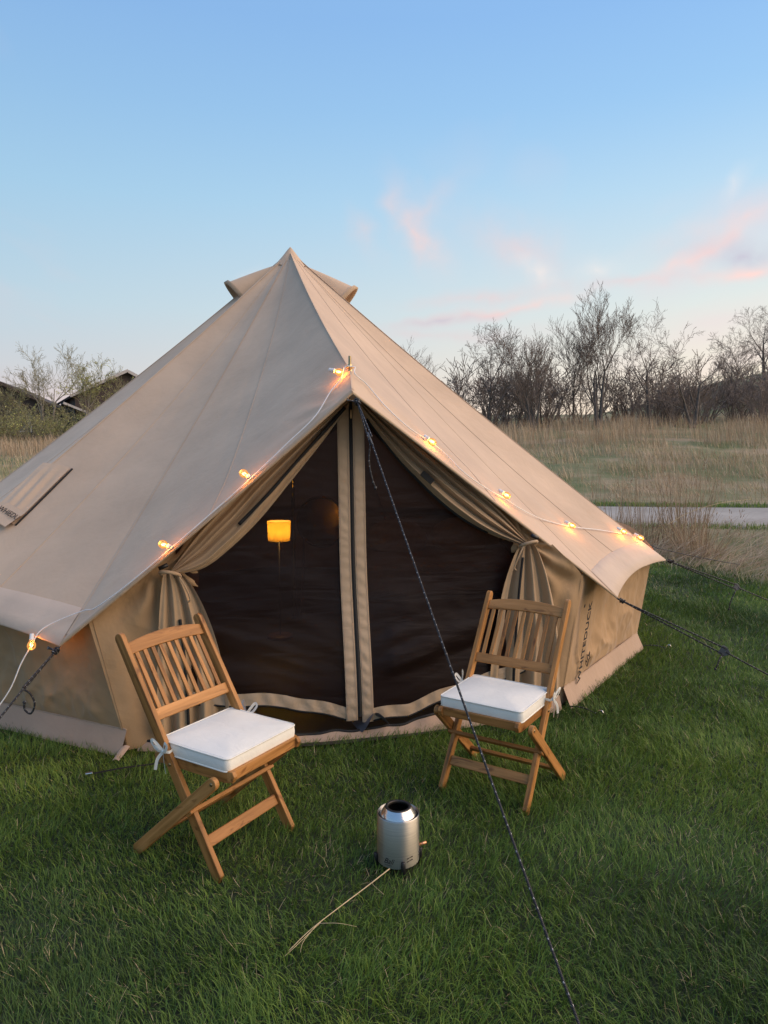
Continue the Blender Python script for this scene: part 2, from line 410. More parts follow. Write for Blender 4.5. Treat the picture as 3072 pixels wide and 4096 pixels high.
def mat_mesh_screen():
    m, nt, b = new_mat('insect_mesh'); tc = N_(nt, 'ShaderNodeTexCoord')
    b.inputs['Base Color'].default_value = (0.013, 0.0065, 0.0065, 1); b.inputs['Roughness'].default_value = 0.45
    b.inputs['Specular IOR Level'].default_value = 0.22
    bump_(nt, b, noise_(nt, mapping_(nt, tc.outputs['Object'], (1.2, 1.2, 7), (0, 0.2, 0)), 2.0, 3, 0.5, 0.8), 0.25, 0.03)
    tr = N_(nt, 'ShaderNodeBsdfTransparent'); tr.inputs[0].default_value = (0.80, 0.55, 0.48, 1)
    mx = N_(nt, 'ShaderNodeMixShader'); mx.inputs[0].default_value = 0.22
    nt.links.new(b.outputs[0], mx.inputs[1]); nt.links.new(tr.outputs[0], mx.inputs[2])
    nt.links.new(mx.outputs[0], nt.nodes['Material Output'].inputs[0]); return m
M['mesh'] = mat_mesh_screen()

def mat_emit(name, c, s):
    m, nt, b = new_mat(name); b.inputs['Base Color'].default_value = (*c, 1); b.inputs['Emission Color'].default_value = (*c, 1); b.inputs['Emission Strength'].default_value = s
    tc = N_(nt, 'ShaderNodeTexCoord'); f = noise_(nt, tc.outputs['Object'], 60, 2)
    r = ramp_(nt, f, [(0.2, tuple(x * 0.9 for x in c)), (0.8, c)]); nt.links.new(r, b.inputs['Emission Color']); return m
M['filament'] = mat_emit('filament', (1.0, 0.50, 0.13), 14)
def mat_shade():
    m, nt, b = new_mat('lamp_shade'); b.inputs['Base Color'].default_value = (0.85, 0.62, 0.25, 1); b.inputs['Roughness'].default_value = 0.9
    tc = N_(nt, 'ShaderNodeTexCoord'); tr = N_(nt, 'ShaderNodeBsdfTranslucent'); nt.links.new(ramp_(nt, noise_(nt, tc.outputs['Object'], 260, 2), [(0.3, (0.85, 0.68, 0.26)), (0.7, (0.97, 0.80, 0.34))]), tr.inputs[0])
    mx = N_(nt, 'ShaderNodeMixShader'); mx.inputs[0].default_value = 0.6; nt.links.new(b.outputs[0], mx.inputs[1]); nt.links.new(tr.outputs[0], mx.inputs[2]); nt.links.new(mx.outputs[0], nt.nodes['Material Output'].inputs[0]); return m
M['shade'] = mat_shade()

def mat_bulb_glass():
    m, nt, b = new_mat('bulb_glass')
    g = N_(nt, 'ShaderNodeBsdfGlossy'); g.inputs['Roughness'].default_value = 0.04; g.inputs['Color'].default_value = (1, 0.95, 0.88, 1)
    t = N_(nt, 'ShaderNodeBsdfTransparent'); t.inputs[0].default_value = (1.0, 0.86, 0.62, 1)
    fr = N_(nt, 'ShaderNodeFresnel'); fr.inputs[0].default_value = 1.5
    mx = N_(nt, 'ShaderNodeMixShader'); nt.links.new(fr.outputs[0], mx.inputs[0]); nt.links.new(t.outputs[0], mx.inputs[1]); nt.links.new(g.outputs[0], mx.inputs[2])
    em = N_(nt, 'ShaderNodeEmission'); em.inputs[0].default_value = (1.0, 0.50, 0.14, 1); em.inputs[1].default_value = 0.12
    ad = N_(nt, 'ShaderNodeAddShader'); nt.links.new(mx.outputs[0], ad.inputs[0]); nt.links.new(em.outputs[0], ad.inputs[1])
    nt.links.new(ad.outputs[0], nt.nodes['Material Output'].inputs[0]); return m
M['bulb'] = mat_bulb_glass()

def mat_steel():
    m, nt, b = new_mat('brushed_steel'); tc = N_(nt, 'ShaderNodeTexCoord')
    f = noise_(nt, mapping_(nt, tc.outputs['Object'], (3, 3, 260)), 2.0, 3, 0.6)
    nt.links.new(ramp_(nt, f, [(0.3, (0.50, 0.48, 0.44)), (0.7, (0.66, 0.63, 0.57))]), b.inputs['Base Color'])
    b.inputs['Metallic'].default_value = 1.0; b.inputs['Roughness'].default_value = 0.42
    b.inputs['Anisotropic'].default_value = 0.9; tg = N_(nt, 'ShaderNodeTangent', direction_type='RADIAL', axis='Z'); nt.links.new(tg.outputs[0], b.inputs['Tangent'])
    b.inputs['Anisotropic Rotation'].default_value = 0.25
    bump_(nt, b, f, 0.06, 0.001); return m
M['steel'] = mat_steel()
M['steel_smooth'] = mat_simple('spun_steel', (0.62, 0.60, 0.58), 0.22, 1.0, 0.05, 8)
M['steel_dark'] = mat_simple('dark_steel', (0.06, 0.055, 0.05), 0.45, 0.8)  # dark metal for the groove, lip and burn chamber

def mat_blades(name, stops, rough=0.55, transl=0.25):
    m, nt, b = new_mat(name); a = N_(nt, 'ShaderNodeAttribute', attribute_name='v')
    c = ramp_(nt, a.outputs['Fac'], stops); nt.links.new(c, b.inputs['Base Color'])
    b.inputs['Roughness'].default_value = rough; b.inputs['Specular IOR Level'].default_value = 0.3
    tr = N_(nt, 'ShaderNodeBsdfTranslucent'); nt.links.new(c, tr.inputs[0])
    mx = N_(nt, 'ShaderNodeMixShader'); mx.inputs[0].default_value = transl
    nt.links.new(b.outputs[0], mx.inputs[1]); nt.links.new(tr.outputs[0], mx.inputs[2]); nt.links.new(mx.outputs[0], nt.nodes['Material Output'].inputs[0]); return m
M['lawn'] = mat_blades('lawn_blades', [(0.0, (0.055, 0.100, 0.026)), (0.35, (0.100, 0.180, 0.036)), (0.7, (0.175, 0.275, 0.045)), (0.92, (0.27, 0.34, 0.065)), (0.95, (0.42, 0.34, 0.17)), (1.0, (0.55, 0.44, 0.26))])
M['straw'] = mat_blades('dry_grass', [(0.0, (0.21, 0.130, 0.080)), (0.4, (0.34, 0.240, 0.150)), (0.75, (0.47, 0.365, 0.245)), (0.9, (0.55, 0.45, 0.32)), (1.0, (0.17, 0.21, 0.07))], 0.7, 0.2)
M['meadow_green'] = mat_blades('meadow_green', [(0.0, (0.05, 0.08, 0.025)), (0.6, (0.10, 0.13, 0.045)), (1.0, (0.25, 0.20, 0.10))], 0.7, 0.2)
M['bark'] = mat_simple('bark', (0.115, 0.098, 0.086), 0.9, 0, 0.3, 6)
M['bark_left'] = mat_simple('bark_pale', (0.24, 0.21, 0.17), 0.9, 0, 0.3, 6)
M['twig'] = mat_simple('twig', (0.185, 0.15, 0.13), 0.9, 0, 0.3, 3)
M['twig_left'] = mat_simple('twig_olive', (0.27, 0.245, 0.14), 0.9, 0, 0.3, 3)
M['bud'] = mat_simple('young_leaves', (0.36, 0.38, 0.12), 0.7, 0, 0.35, 1.5)
M['house_wall'] = mat_simple('brown_siding', (0.050, 0.036, 0.033), 0.8, 0, 0.15, 3)
M['house_roof'] = mat_simple('dark_shingles', (0.050, 0.042, 0.042), 0.85, 0, 0.2, 4)
M['house_roof2'] = mat_simple('brown_shingles', (0.075, 0.055, 0.045), 0.85, 0, 0.2, 4)
M['white_trim'] = mat_simple('white_trim', (0.40, 0.38, 0.38), 0.6)
M['pane'] = mat_simple('window_pane', (0.10, 0.11, 0.13), 0.1)
M['bedding'] = mat_simple('bedding', (0.34, 0.24, 0.17), 0.9)
M['pillow'] = mat_simple('pillow', (0.55, 0.42, 0.28), 0.9)
M['bamboo'] = mat_simple('dark_wood', (0.10, 0.05, 0.03), 0.5)
M['mirror'] = mat_simple('mirror_glass', (0.22, 0.19, 0.16), 0.25, 1.0, 0.02)

def mat_concrete():
    m, nt, b = new_mat('concrete'); tc = N_(nt, 'ShaderNodeTexCoord'); ob = tc.outputs['Object']
    f = noise_(nt, ob, 1.4, 6, 0.65)
    nt.links.new(ramp_(nt, f, [(0.3, (0.30, 0.275, 0.245)), (0.7, (0.40, 0.37, 0.33))]), b.inputs['Base Color'])
    b.inputs['Roughness'].default_value = 0.9; bump_(nt, b, noise_(nt, ob, 60, 3), 0.3, 0.004); return m
M['concrete'] = mat_concrete()

def mat_ground():
    m, nt, b = new_mat('ground_soil'); tc = N_(nt, 'ShaderNodeTexCoord'); ob = tc.outputs['Object']
    a = N_(nt, 'ShaderNodeAttribute', attribute_name='v')
    n1 = noise_(nt, ob, 0.35, 6, 0.65); n2 = noise_(nt, ob, 14, 4, 0.6)
    lawn = ramp_(nt, n2, [(0.3, (0.014, 0.020, 0.008)), (0.7, (0.026, 0.042, 0.014))])
    mead = ramp_(nt, n1, [(0.38, (0.10, 0.13, 0.042)), (0.50, (0.17, 0.165, 0.075)), (0.62, (0.30, 0.23, 0.14))])
    mx = N_(nt, 'ShaderNodeMix', data_type='RGBA'); nt.links.new(a.outputs['Fac'], mx.inputs[0]); nt.links.new(lawn, mx.inputs[6]); nt.links.new(mead, mx.inputs[7])
    nt.links.new(mx.outputs[2], b.inputs['Base Color']); b.inputs['Roughness'].default_value = 0.95
    bump_(nt, b, n2, 0.6, 0.02); return m
M['ground'] = mat_ground()

# ------------------------------------------------------------------ terrain and path
def terrain(x, y):
    x = np.asarray(x, float); y = np.asarray(y, float)
    t = np.maximum(0, y - 8); t = t * t / (t + 3.0)
    z = 0.053 * t * (1 - 0.35 * smooth(40, 140, y))
    z = z + 0.050 * smooth(-6, 14, x) * np.maximum(0, y - 20) * (1 - 0.5 * smooth(45, 120, y))
    z = z + 6.5 * np.exp(-((x - 50) / 16) ** 2 - ((y - 84) / 26) ** 2)
    return z
def path_mid(x): return 15.9 - 0.13 * x + 0.004 * x * x
PATH_W = 2.9
def lawn_edge(x):            # where the mown lawn stops
    return np.clip(10.4 - 1.4 * (np.asarray(x, float) - 3.7), 6.8, 10.6)

def build_ground():
    xs = np.concatenate([np.linspace(-260, -40, 23)[:-1], np.linspace(-40, 40, 161), np.linspace(40, 260, 23)[1:]])
    ys = np.concatenate([np.linspace(-60, 0, 13)[:-1], np.linspace(0, 30, 121), np.linspace(30, 100, 71)[1:], np.linspace(100, 500, 41)[1:]])
    X, Y = np.meshgrid(xs, ys); Z = terrain(X, Y)
    Pn = np.stack([X.ravel() * 0.7, Y.ravel() * 0.7, 0 * X.ravel()], -1)
    nz = (fbm(Pn, 3, 5) - 0.5).reshape(X.shape)
    dp = np.abs(Y - path_mid(X))
    Z = Z + nz * 0.25 * smooth(10, 22, Y) * smooth(1.5, 4.0, dp)
    Z = Z - 0.05 * (1 - smooth(1.2, 1.9, dp)) * (np.abs(X) < 45)
    v = smooth(-0.4, 0.6, Y - lawn_edge(X) + (nz * 2.5))
    verge = np.abs(Y - path_mid(X) - PATH_W / 2 - 0.45) < 0.5
    v = np.where(verge, v * 0.25, v)
    g = link('ground', grid_mesh('ground', np.stack([X, Y, Z], -1), {'v': v.ravel()}), M['ground'])
    tag(g, 'mown lawn running up into a rough dry meadow', 'ground', kind='structure')
    xs = np.linspace(-40, 40, 200); ts = np.array([-PATH_W / 2, -PATH_W / 2 + 0.02, PATH_W / 2 - 0.02, PATH_W / 2])
    G = np.zeros((len(xs), 4, 3))
    for i, x in enumerate(xs):
        for j, t in enumerate(ts):
            y = path_mid(x) + t; G[i, j] = (x, y, float(terrain(x, path_mid(x))) + t * 0.052 + (0.015 if j in (1, 2) else -0.08))
    p = link('path', grid_mesh('path', G[:, ::-1]), M['concrete'])
    tag(p, 'pale concrete footpath crossing behind the tent', 'path', kind='structure')
build_ground()

# ------------------------------------------------------------------ bell tent
TC = np.array([-0.87, 6.77, 0.0]); TR = 3.11
APEX = np.array([-0.87, 6.77, 3.48])
ANG = [rad(-50.2 + 31.09 * k) for k in range(11)]
CORN = [TC + TR * np.array([math.cos(a), math.sin(a), 0]) for a in ANG]           # wall feet, 0 = right of door, 10 = left of door
EAVE = [TC + np.array([3.32 * math.cos(a), 3.32 * math.sin(a), 0.72]) for a in ANG]
EAVE[0] = np.array([1.51, 4.54, 0.68]); EAVE[1] = np.array([2.28, 5.70, 0.75]); EAVE[10] = np.array([-1.68, 3.61, 0.62])
POLE = np.array([-0.19, 4.00, 2.075]); TIP = np.array([-0.165, 3.72, 1.925])
DM = np.array([-0.115, 4.045, 0]); DS = np.array([0.97, 0.243, 0]); DS /= np.linalg.norm(DS); DN = np.array([DS[1], -DS[0], 0.0])
def door(s, z, n=0.0):
    s, z, n = np.broadcast_arrays(np.asarray(s, float), np.asarray(z, float), np.asarray(n, float))
    return DM + s[..., None] * DS + n[..., None] * DN + z[..., None] * np.array([0, 0, 1.0])

tent = thing('bell_tent', 'large tan canvas bell tent with dark mesh doors', 'tent', tuple(TC))

def ridge(E, v, sag=0.05):
    v = np.asarray(v, float)[..., None]
    p = APEX + (E - APEX) * v; p[..., 2] -= sag * 4 * v[..., 0] * (1 - v[..., 0]); return p
def ridge_front(v):
    v = np.asarray(v, float); k = 0.905
    a = APEX + (POLE - APEX) * np.minimum(v / k, 1)[..., None]
    b = POLE + (TIP - POLE) * np.clip((v - k) / (1 - k), 0, 1)[..., None]
    p = np.where((v <= k)[..., None], a, b); w = np.minimum(v / k, 1); p[..., 2] -= 0.05 * 4 * w * (1 - w); return p

def gore_point(e0, e1, u, v, bell, hem):
    """u, v arrays; e0,e1 edge functions"""
    a, b = e0(v), e1(v); p = a + (b - a) * u[..., None]
    d = np.cross(b - a, p - APEX + 1e-9); d /= np.linalg.norm(d, axis=-1, keepdims=True) + 1e-9
    d = np.where(d[..., 2:3] < 0, -d, d)
    p = p - d * (bell * np.sin(np.pi * u) * np.sin(np.pi * np.clip(v, 0, 1)) ** 0.8)[..., None]
    mid = 4 * u * (1 - u)
    p = p + (APEX - p) / np.linalg.norm(APEX - p + 1e-9, axis=-1, keepdims=True) * (hem * mid * v ** 8)[..., None]
    return p, d

GORES = []
def make_gore(e0, e1, bell, hem, res, band=True, pinch=()):
    nu, nv = res
    def surf(U, V):
        p, d = gore_point(e0, e1, U, V, bell, hem); q = p.reshape(-1, 3); dn = d.reshape(-1, 3)
        # long soft tension folds running down the cloth, strongest near the hem and the tied points
        ang = np.arctan2(q[:, 1] - TC[1], q[:, 0] - TC[0])
        w = fbm(np.stack([ang * 9, q[:, 2] * 0.9, 0 * ang], -1), 3, 3) - 0.5
        w2 = fbm(np.stack([ang * 24, q[:, 2] * 2.5, 0 * ang + 5], -1), 3, 9) - 0.5
        edge = (np.sin(np.pi * np.clip(U, 0, 1)) ** 0.5).ravel()
        amp = (0.020 * w * V.ravel() + 0.010 * w2 * V.ravel() ** 2) * edge
        for c, r, k, s in pinch:          # radiating creases from a pulled point
            dv = q - c; dist = np.linalg.norm(dv, axis=1); th = np.arctan2(dv @ np.cross(dn[len(dn) // 2], [0, 0, 1.0]), -dv[:, 2] + 1e-6)
            amp = amp + s * np.cos(th * k + 3 * vnoise(np.stack([dist * 6, th * 2, 0 * th], -1), 4)) * np.exp(-(dist / r) ** 2) * np.minimum(1, dist / 0.05) * edge
        return (q + dn * amp[:, None]).reshape(p.shape), d
    U, V = np.meshgrid(np.linspace(0, 1, nu), np.linspace(0.012, 1, nv))
    o = link('roof_panel', grid_mesh('roof_panel', surf(U, V)[0]), M['canvas'], tent)
    if band:      # stitched hem strip along the eave
        U2, V2 = np.meshgrid(np.linspace(0, 1, nu), np.array([0.942, 0.943, 0.96, 0.98, 1.0, 1.001]))
        p2, d2 = surf(U2, V2); off = np.array([0.0, 0.006, 0.007, 0.007, 0.006, -0.004])
        link('hem_band', grid_mesh('hem_band', p2 + d2 * off[:, None, None]), M['hem_canvas'], o)
    def seam(uu, r):
        vv = np.linspace(0.02, 0.985, 90); u_ = np.full((90, 1), uu); pp, dd = surf(u_, vv[:, None]); pp, dd = pp[:, 0], dd[:, 0]
        side = np.cross(dd, np.gradient(pp, axis=0)); side /= np.linalg.norm(side, axis=1, keepdims=True)
        G = np.stack([pp - side * r + dd * 0.001, pp - side * r * 0.7 + dd * 0.0035, pp + side * r * 0.7 + dd * 0.0035, pp + side * r + dd * 0.001], 1)
        link('seam', grid_mesh('seam', G), M['seam'], o)
    seam(0.003, 0.010)
    for uu in (0.5,): seam(uu, 0.005)
    return o

for k in range(10):
    near = k in (0, 9)
    make_gore(lambda v, E=EAVE[k]: ridge(E, v), lambda v, E=EAVE[k + 1]: ridge(E, v), 0.05, 0.04 if k == 9 else 0.07, (40, 120) if k in (0, 8, 9) else (10, 24),
              pinch=((EAVE[0], 0.5, 9, 0.010), (EAVE[1], 0.5, 9, 0.010)) if k == 0 else ((EAVE[10], 0.5, 9, 0.004),) if k == 9 else ())
make_gore(ridge_front, lambda v: ridge(EAVE[0], v), 0.03, 0.0, (70, 150), band=False, pinch=((TIP, 0.35, 14, 0.008), (EAVE[0], 0.7, 8, 0.010)))
make_gore(lambda v: ridge(EAVE[10], v), ridge_front, 0.05, -0.035, (70, 150), band=False, pinch=((TIP, 0.45, 14, 0.011), (EAVE[10], 0.6, 8, 0.005)))

from mathutils.bvhtree import BVHTree
def roof_tree():
    vs_, fs_ = [], []
    for o in bpy.data.objects:
        if o.name.split('.')[0] == 'roof_panel':
            k = len(vs_); vs_ += [tuple(v.co) for v in o.data.vertices]; fs_ += [tuple(i + k for i in p.vertices) for p in o.data.polygons]
    return BVHTree.FromPolygons(vs_, fs_)
ROOF = roof_tree()
def under_roof(G, gap=0.012):
    """keep cloth that hangs inside below the roof surface"""
    q = G.reshape(-1, 3).copy()
    for i in range(len(q)):
        if q[i, 2] > 0.5:
            h = ROOF.ray_cast(Vector((q[i, 0], q[i, 1], 4.5)), Vector((0, 0, -1)))[0]
            if h is not None and q[i, 2] > h.z - gap: q[i, 2] = h.z - gap
    return q.reshape(G.shape)
def hem_edge(E, name, h):        # doubled edge along the front opening
    t = np.linspace(0, 1, 60); p = TIP + (E - TIP) * t[:, None]
    p = p + (APEX - p) / np.linalg.norm(APEX - p, axis=1, keepdims=True) * (h * 4 * t * (1 - t))[:, None]
    up = (APEX - p) / np.linalg.norm(APEX - p, axis=1, keepdims=True)
    nrm = np.cross(E - TIP, up); nrm /= np.linalg.norm(nrm, axis=1, keepdims=True); nrm = np.where(nrm[:, 2:3] < 0, -nrm, nrm)
    G = np.stack([p + up * 0.035 + nrm * 0.003, p + nrm * 0.006 - up * 0.004, p - up * 0.006 - nrm * 0.006, p + up * 0.05 - nrm * 0.008], 1)
    link(name, grid_mesh(name, G), M['trim_canvas'], tent)
hem_edge(EAVE[0], 'front_hem', 0.0); hem_edge(EAVE[10], 'front_hem', -0.035)

# cap over the peak
a_ = np.linspace(0, 2 * np.pi, 25)[:-1]; rr = np.array([0.004, 0.03, 0.08, 0.125, 0.165]); zz = np.array([3.52, 3.490, 3.425, 3.368, 3.322])
G = np.stack([TC[0] + rr[:, None] * np.cos(a_), TC[1] + rr[:, None] * np.sin(a_), zz[:, None] + 0.006 * np.cos(a_ * 12) * (rr[:, None] > 0.1)], -1)
link('peak_cap', grid_mesh('peak_cap', G, closed_u=True), M['canvas'], tent)

# hooded vents near the top
def vent(ang, dist):
    dr = np.array([math.cos(ang), math.sin(ang), 0]); sl = (dr * 3.3 + np.array([0, 0, -2.78])); sl /= np.linalg.norm(sl)
    side = np.cross([0, 0, 1.0], dr); nr = np.cross(sl, side); nr = nr if nr[2] > 0 else -nr
    t = np.linspace(0.0, 1, 14); th = np.linspace(0, np.pi, 17)
    base = APEX + sl * (0.16 + (dist - 0.16) * t)[:, None] - nr * 0.075
    w = 0.03 + 0.105 * t; h = 0.05 + 0.160 * t ** 0.9
    G = base[:, None] + side * (w[:, None] * np.cos(th))[..., None] + nr * (h[:, None] * np.sin(th))[..., None]
    o = link('roof_vent', grid_mesh('roof_vent', G), M['canvas'], tent)
    rim = G[-1]; c = base[-1]
    R = np.stack([rim - sl * 0.035 + (rim - c) * 0.05, rim + (rim - c) * 0.07, rim - (rim - c) * 0.04, rim - sl * 0.03 - (rim - c) * 0.06], 0)
    link('vent_rim', grid_mesh('vent_rim', R), M['trim_canvas'], o)
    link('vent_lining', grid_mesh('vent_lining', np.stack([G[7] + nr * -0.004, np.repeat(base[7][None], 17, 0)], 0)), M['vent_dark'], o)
vent(rad(-4), 0.70); vent(rad(196), 0.67)

# walls with ground flaps
def crumple(P, s1, seed):
    n1 = fbm(P * s1, 4, seed); n2 = fbm(P * s1 * 2.3 + 9, 3, seed + 5)
    return 1 - np.abs(n1 * 2 - 1) * 1.6, 1 - np.abs(n2 * 2 - 1) * 1.6
TOPC = [c + np.array([math.cos(a), math.sin(a), 0]) * 0.12 for c, a in zip(CORN, ANG)]
TOPC[10] = CORN[10] + np.array([-0.17, -0.06, 0]); TOPC[0] = CORN[0] + np.array([0.12, 0.03, 0])
def wall(A, B, TA, TB, vis, seed):
    nu, nv = (150, 80) if vis else (6, 4)
    U, V = np.meshgrid(np.linspace(0, 1, nu), np.linspace(0, 1, nv))
    out = np.cross(B - A, [0, 0, 1.0]); out /= np.linalg.norm(out)
    foot = A + (B - A) * U[..., None]; head = TA + (TB - TA) * U[..., None]; top = 0.84 + 0.12 * np.sin(np.pi * U) ** 0.7
    p = foot + (head - foot) * V[..., None] + np.array([0, 0, 1.0]) * (0.02 + (top - 0.02) * V)[..., None]
    q = p.reshape(-1, 3)
    if vis:
        edge = (np.minimum(1, 8 * U) * np.minimum(1, 8 * (1 - U))).ravel()
        r1, r2 = crumple(q * np.array([1, 1, 0.7]), 2.6, seed)
        low = np.exp(-((V.ravel() - 0.18) / 0.22) ** 2)
        vert = np.sin(U.ravel() * 31 + 4 * vnoise(q * 2.0, seed + 3)) * 0.006 * np.minimum(1, V.ravel() * 2)
        d = ((r1 ** 2 * np.sign(r1) * 0.034 + r2 * 0.014) * (0.5 + 0.9 * low) - 0.02 + vert) * smooth(0.02, 0.26, V.ravel()) - 0.004
        d = d - 0.035 * np.sin(np.pi * U.ravel()) * np.sin(np.pi * V.ravel())
        q = q + out * (d * edge)[:, None]
    o = link('wall_panel', grid_mesh('wall_panel', under_roof(q.reshape(p.shape)) if vis else q.reshape(p.shape)), M['wall_canvas_shaded'], tent)
    # ground flap
    nu = 100 if vis else 6
    U, V = np.meshgrid(np.linspace(-0.004, 1.004, nu), np.linspace(0, 1, 9))
    sagv = 0.016 * (1 - V) * (fbm(np.stack([U.ravel() * 7, 0 * U.ravel(), 0 * U.ravel() + seed], -1), 3, seed).reshape(U.shape) - 0.5)
    p = A + (B - A) * U[..., None] + out * (0.07 - 0.055 * V + sagv * 2 * (1 - V))[..., None] + np.array([0, 0, 1.0]) * (0.012 + 0.130 * V + sagv)[..., None]
    f = link('ground_flap', grid_mesh('ground_flap', p), M['mud_canvas'], tent)
    link('flap_stitching', tube_mesh('flap_stitching', p[-1] + out * 0.002, 0.003, 5), M['mud_canvas'], f)
    return out
for k in range(10):
    wall(CORN[k], CORN[k + 1], TOPC[k], TOPC[k + 1], k in (0, 9), 20 + k)

# front gable cloth beside the doors
def lerp_poly(pts, n):
    P = np.asarray(pts, float); d = np.concatenate([[0], np.cumsum(np.linalg.norm(np.diff(P, axis=0), axis=1))]); t = np.linspace(0, d[-1], n)
    return np.stack([np.interp(t, d, P[:, i]) for i in range(P.shape[1])], -1)
def front_cloth(sg):
    if sg < 0: out = [(-0.07, 1.98), (-0.62, 1.60), (-1.00, 1.24), (-1.28, 0.92), (-1.31, 0.66), (-1.29, 0.40), (-1.29, 0.02)]; inn = [(-0.09, 1.80), (-0.55, 1.42), (-0.90, 1.08), (-0.93, 0.85), (-0.86, 0.45), (-0.72, 0.05)]
    else: out = [(-0.05, 1.98), (0.50, 1.64), (0.92, 1.30), (1.28, 0.95), (1.31, 0.68), (1.29, 0.40), (1.29, 0.02)]; inn = [(-0.03, 1.80), (0.40, 1.42), (0.80, 1.14), (1.00, 0.88), (0.95, 0.45), (0.85, 0.05)]
    a, b = lerp_poly(out, 90), lerp_poly(inn, 90); u = np.linspace(0, 1, 34)
    S = a[:, None] + (b - a)[:, None] * u[None, :, None]
    n = 0.012 * np.sin(u * 17)[None] * smooth(1.2, 0.6, S[..., 1]) + 0.02 * (fbm(np.stack([S[..., 0].ravel() * 5, S[..., 1].ravel() * 4, 0 * S[..., 0].ravel()], -1), 4, 31 + sg).reshape(S.shape[:2]) - 0.5) - 0.01
    ts, tz = (-1.07, 0.98) if sg < 0 else (0.99, 1.07); fi = np.arctan2(S[..., 1] - tz, S[..., 0] - ts); ds = np.hypot(S[..., 1] - tz, S[..., 0] - ts)
    n = n + 0.034 * np.sin(fi * 13 + 3 * fbm(np.stack([ds.ravel() * 3, fi.ravel() * 2, 0 * fi.ravel()], -1), 2, 37).reshape(fi.shape)) * np.exp(-ds / 0.45) * np.minimum(1, ds / 0.12)
    n = n * np.minimum(1, 6 * u)[None] + 0.06 * smooth(0.2, 1.0, S[..., 1]) * (1 - u)[None] * smooth(1.4, 0.8, S[..., 1])
    G = door(S[..., 0], S[..., 1], n)
    c, tp = (CORN[10], TOPC[10]) if sg < 0 else (CORN[0], TOPC[0])
    zz = S[:, 0, 1]; edge = c + (tp - c) * (np.minimum(zz, 0.80) / 0.74)[:, None] + np.array([0, 0, 1.0]) * zz[:, None] + DN * -0.003
    wgt = (smooth(*((1.15, 0.94) if sg < 0 else (0.98, 0.82)), zz)[:, None] * (1 - u)[None] ** 2)[..., None]
    G = G + wgt * (edge[:, None] - G[:, :1])
    link('gable_cloth', grid_mesh('gable_cloth', under_roof(G)), M['wall_canvas_shaded'], tent)
front_cloth(-1); front_cloth(1)

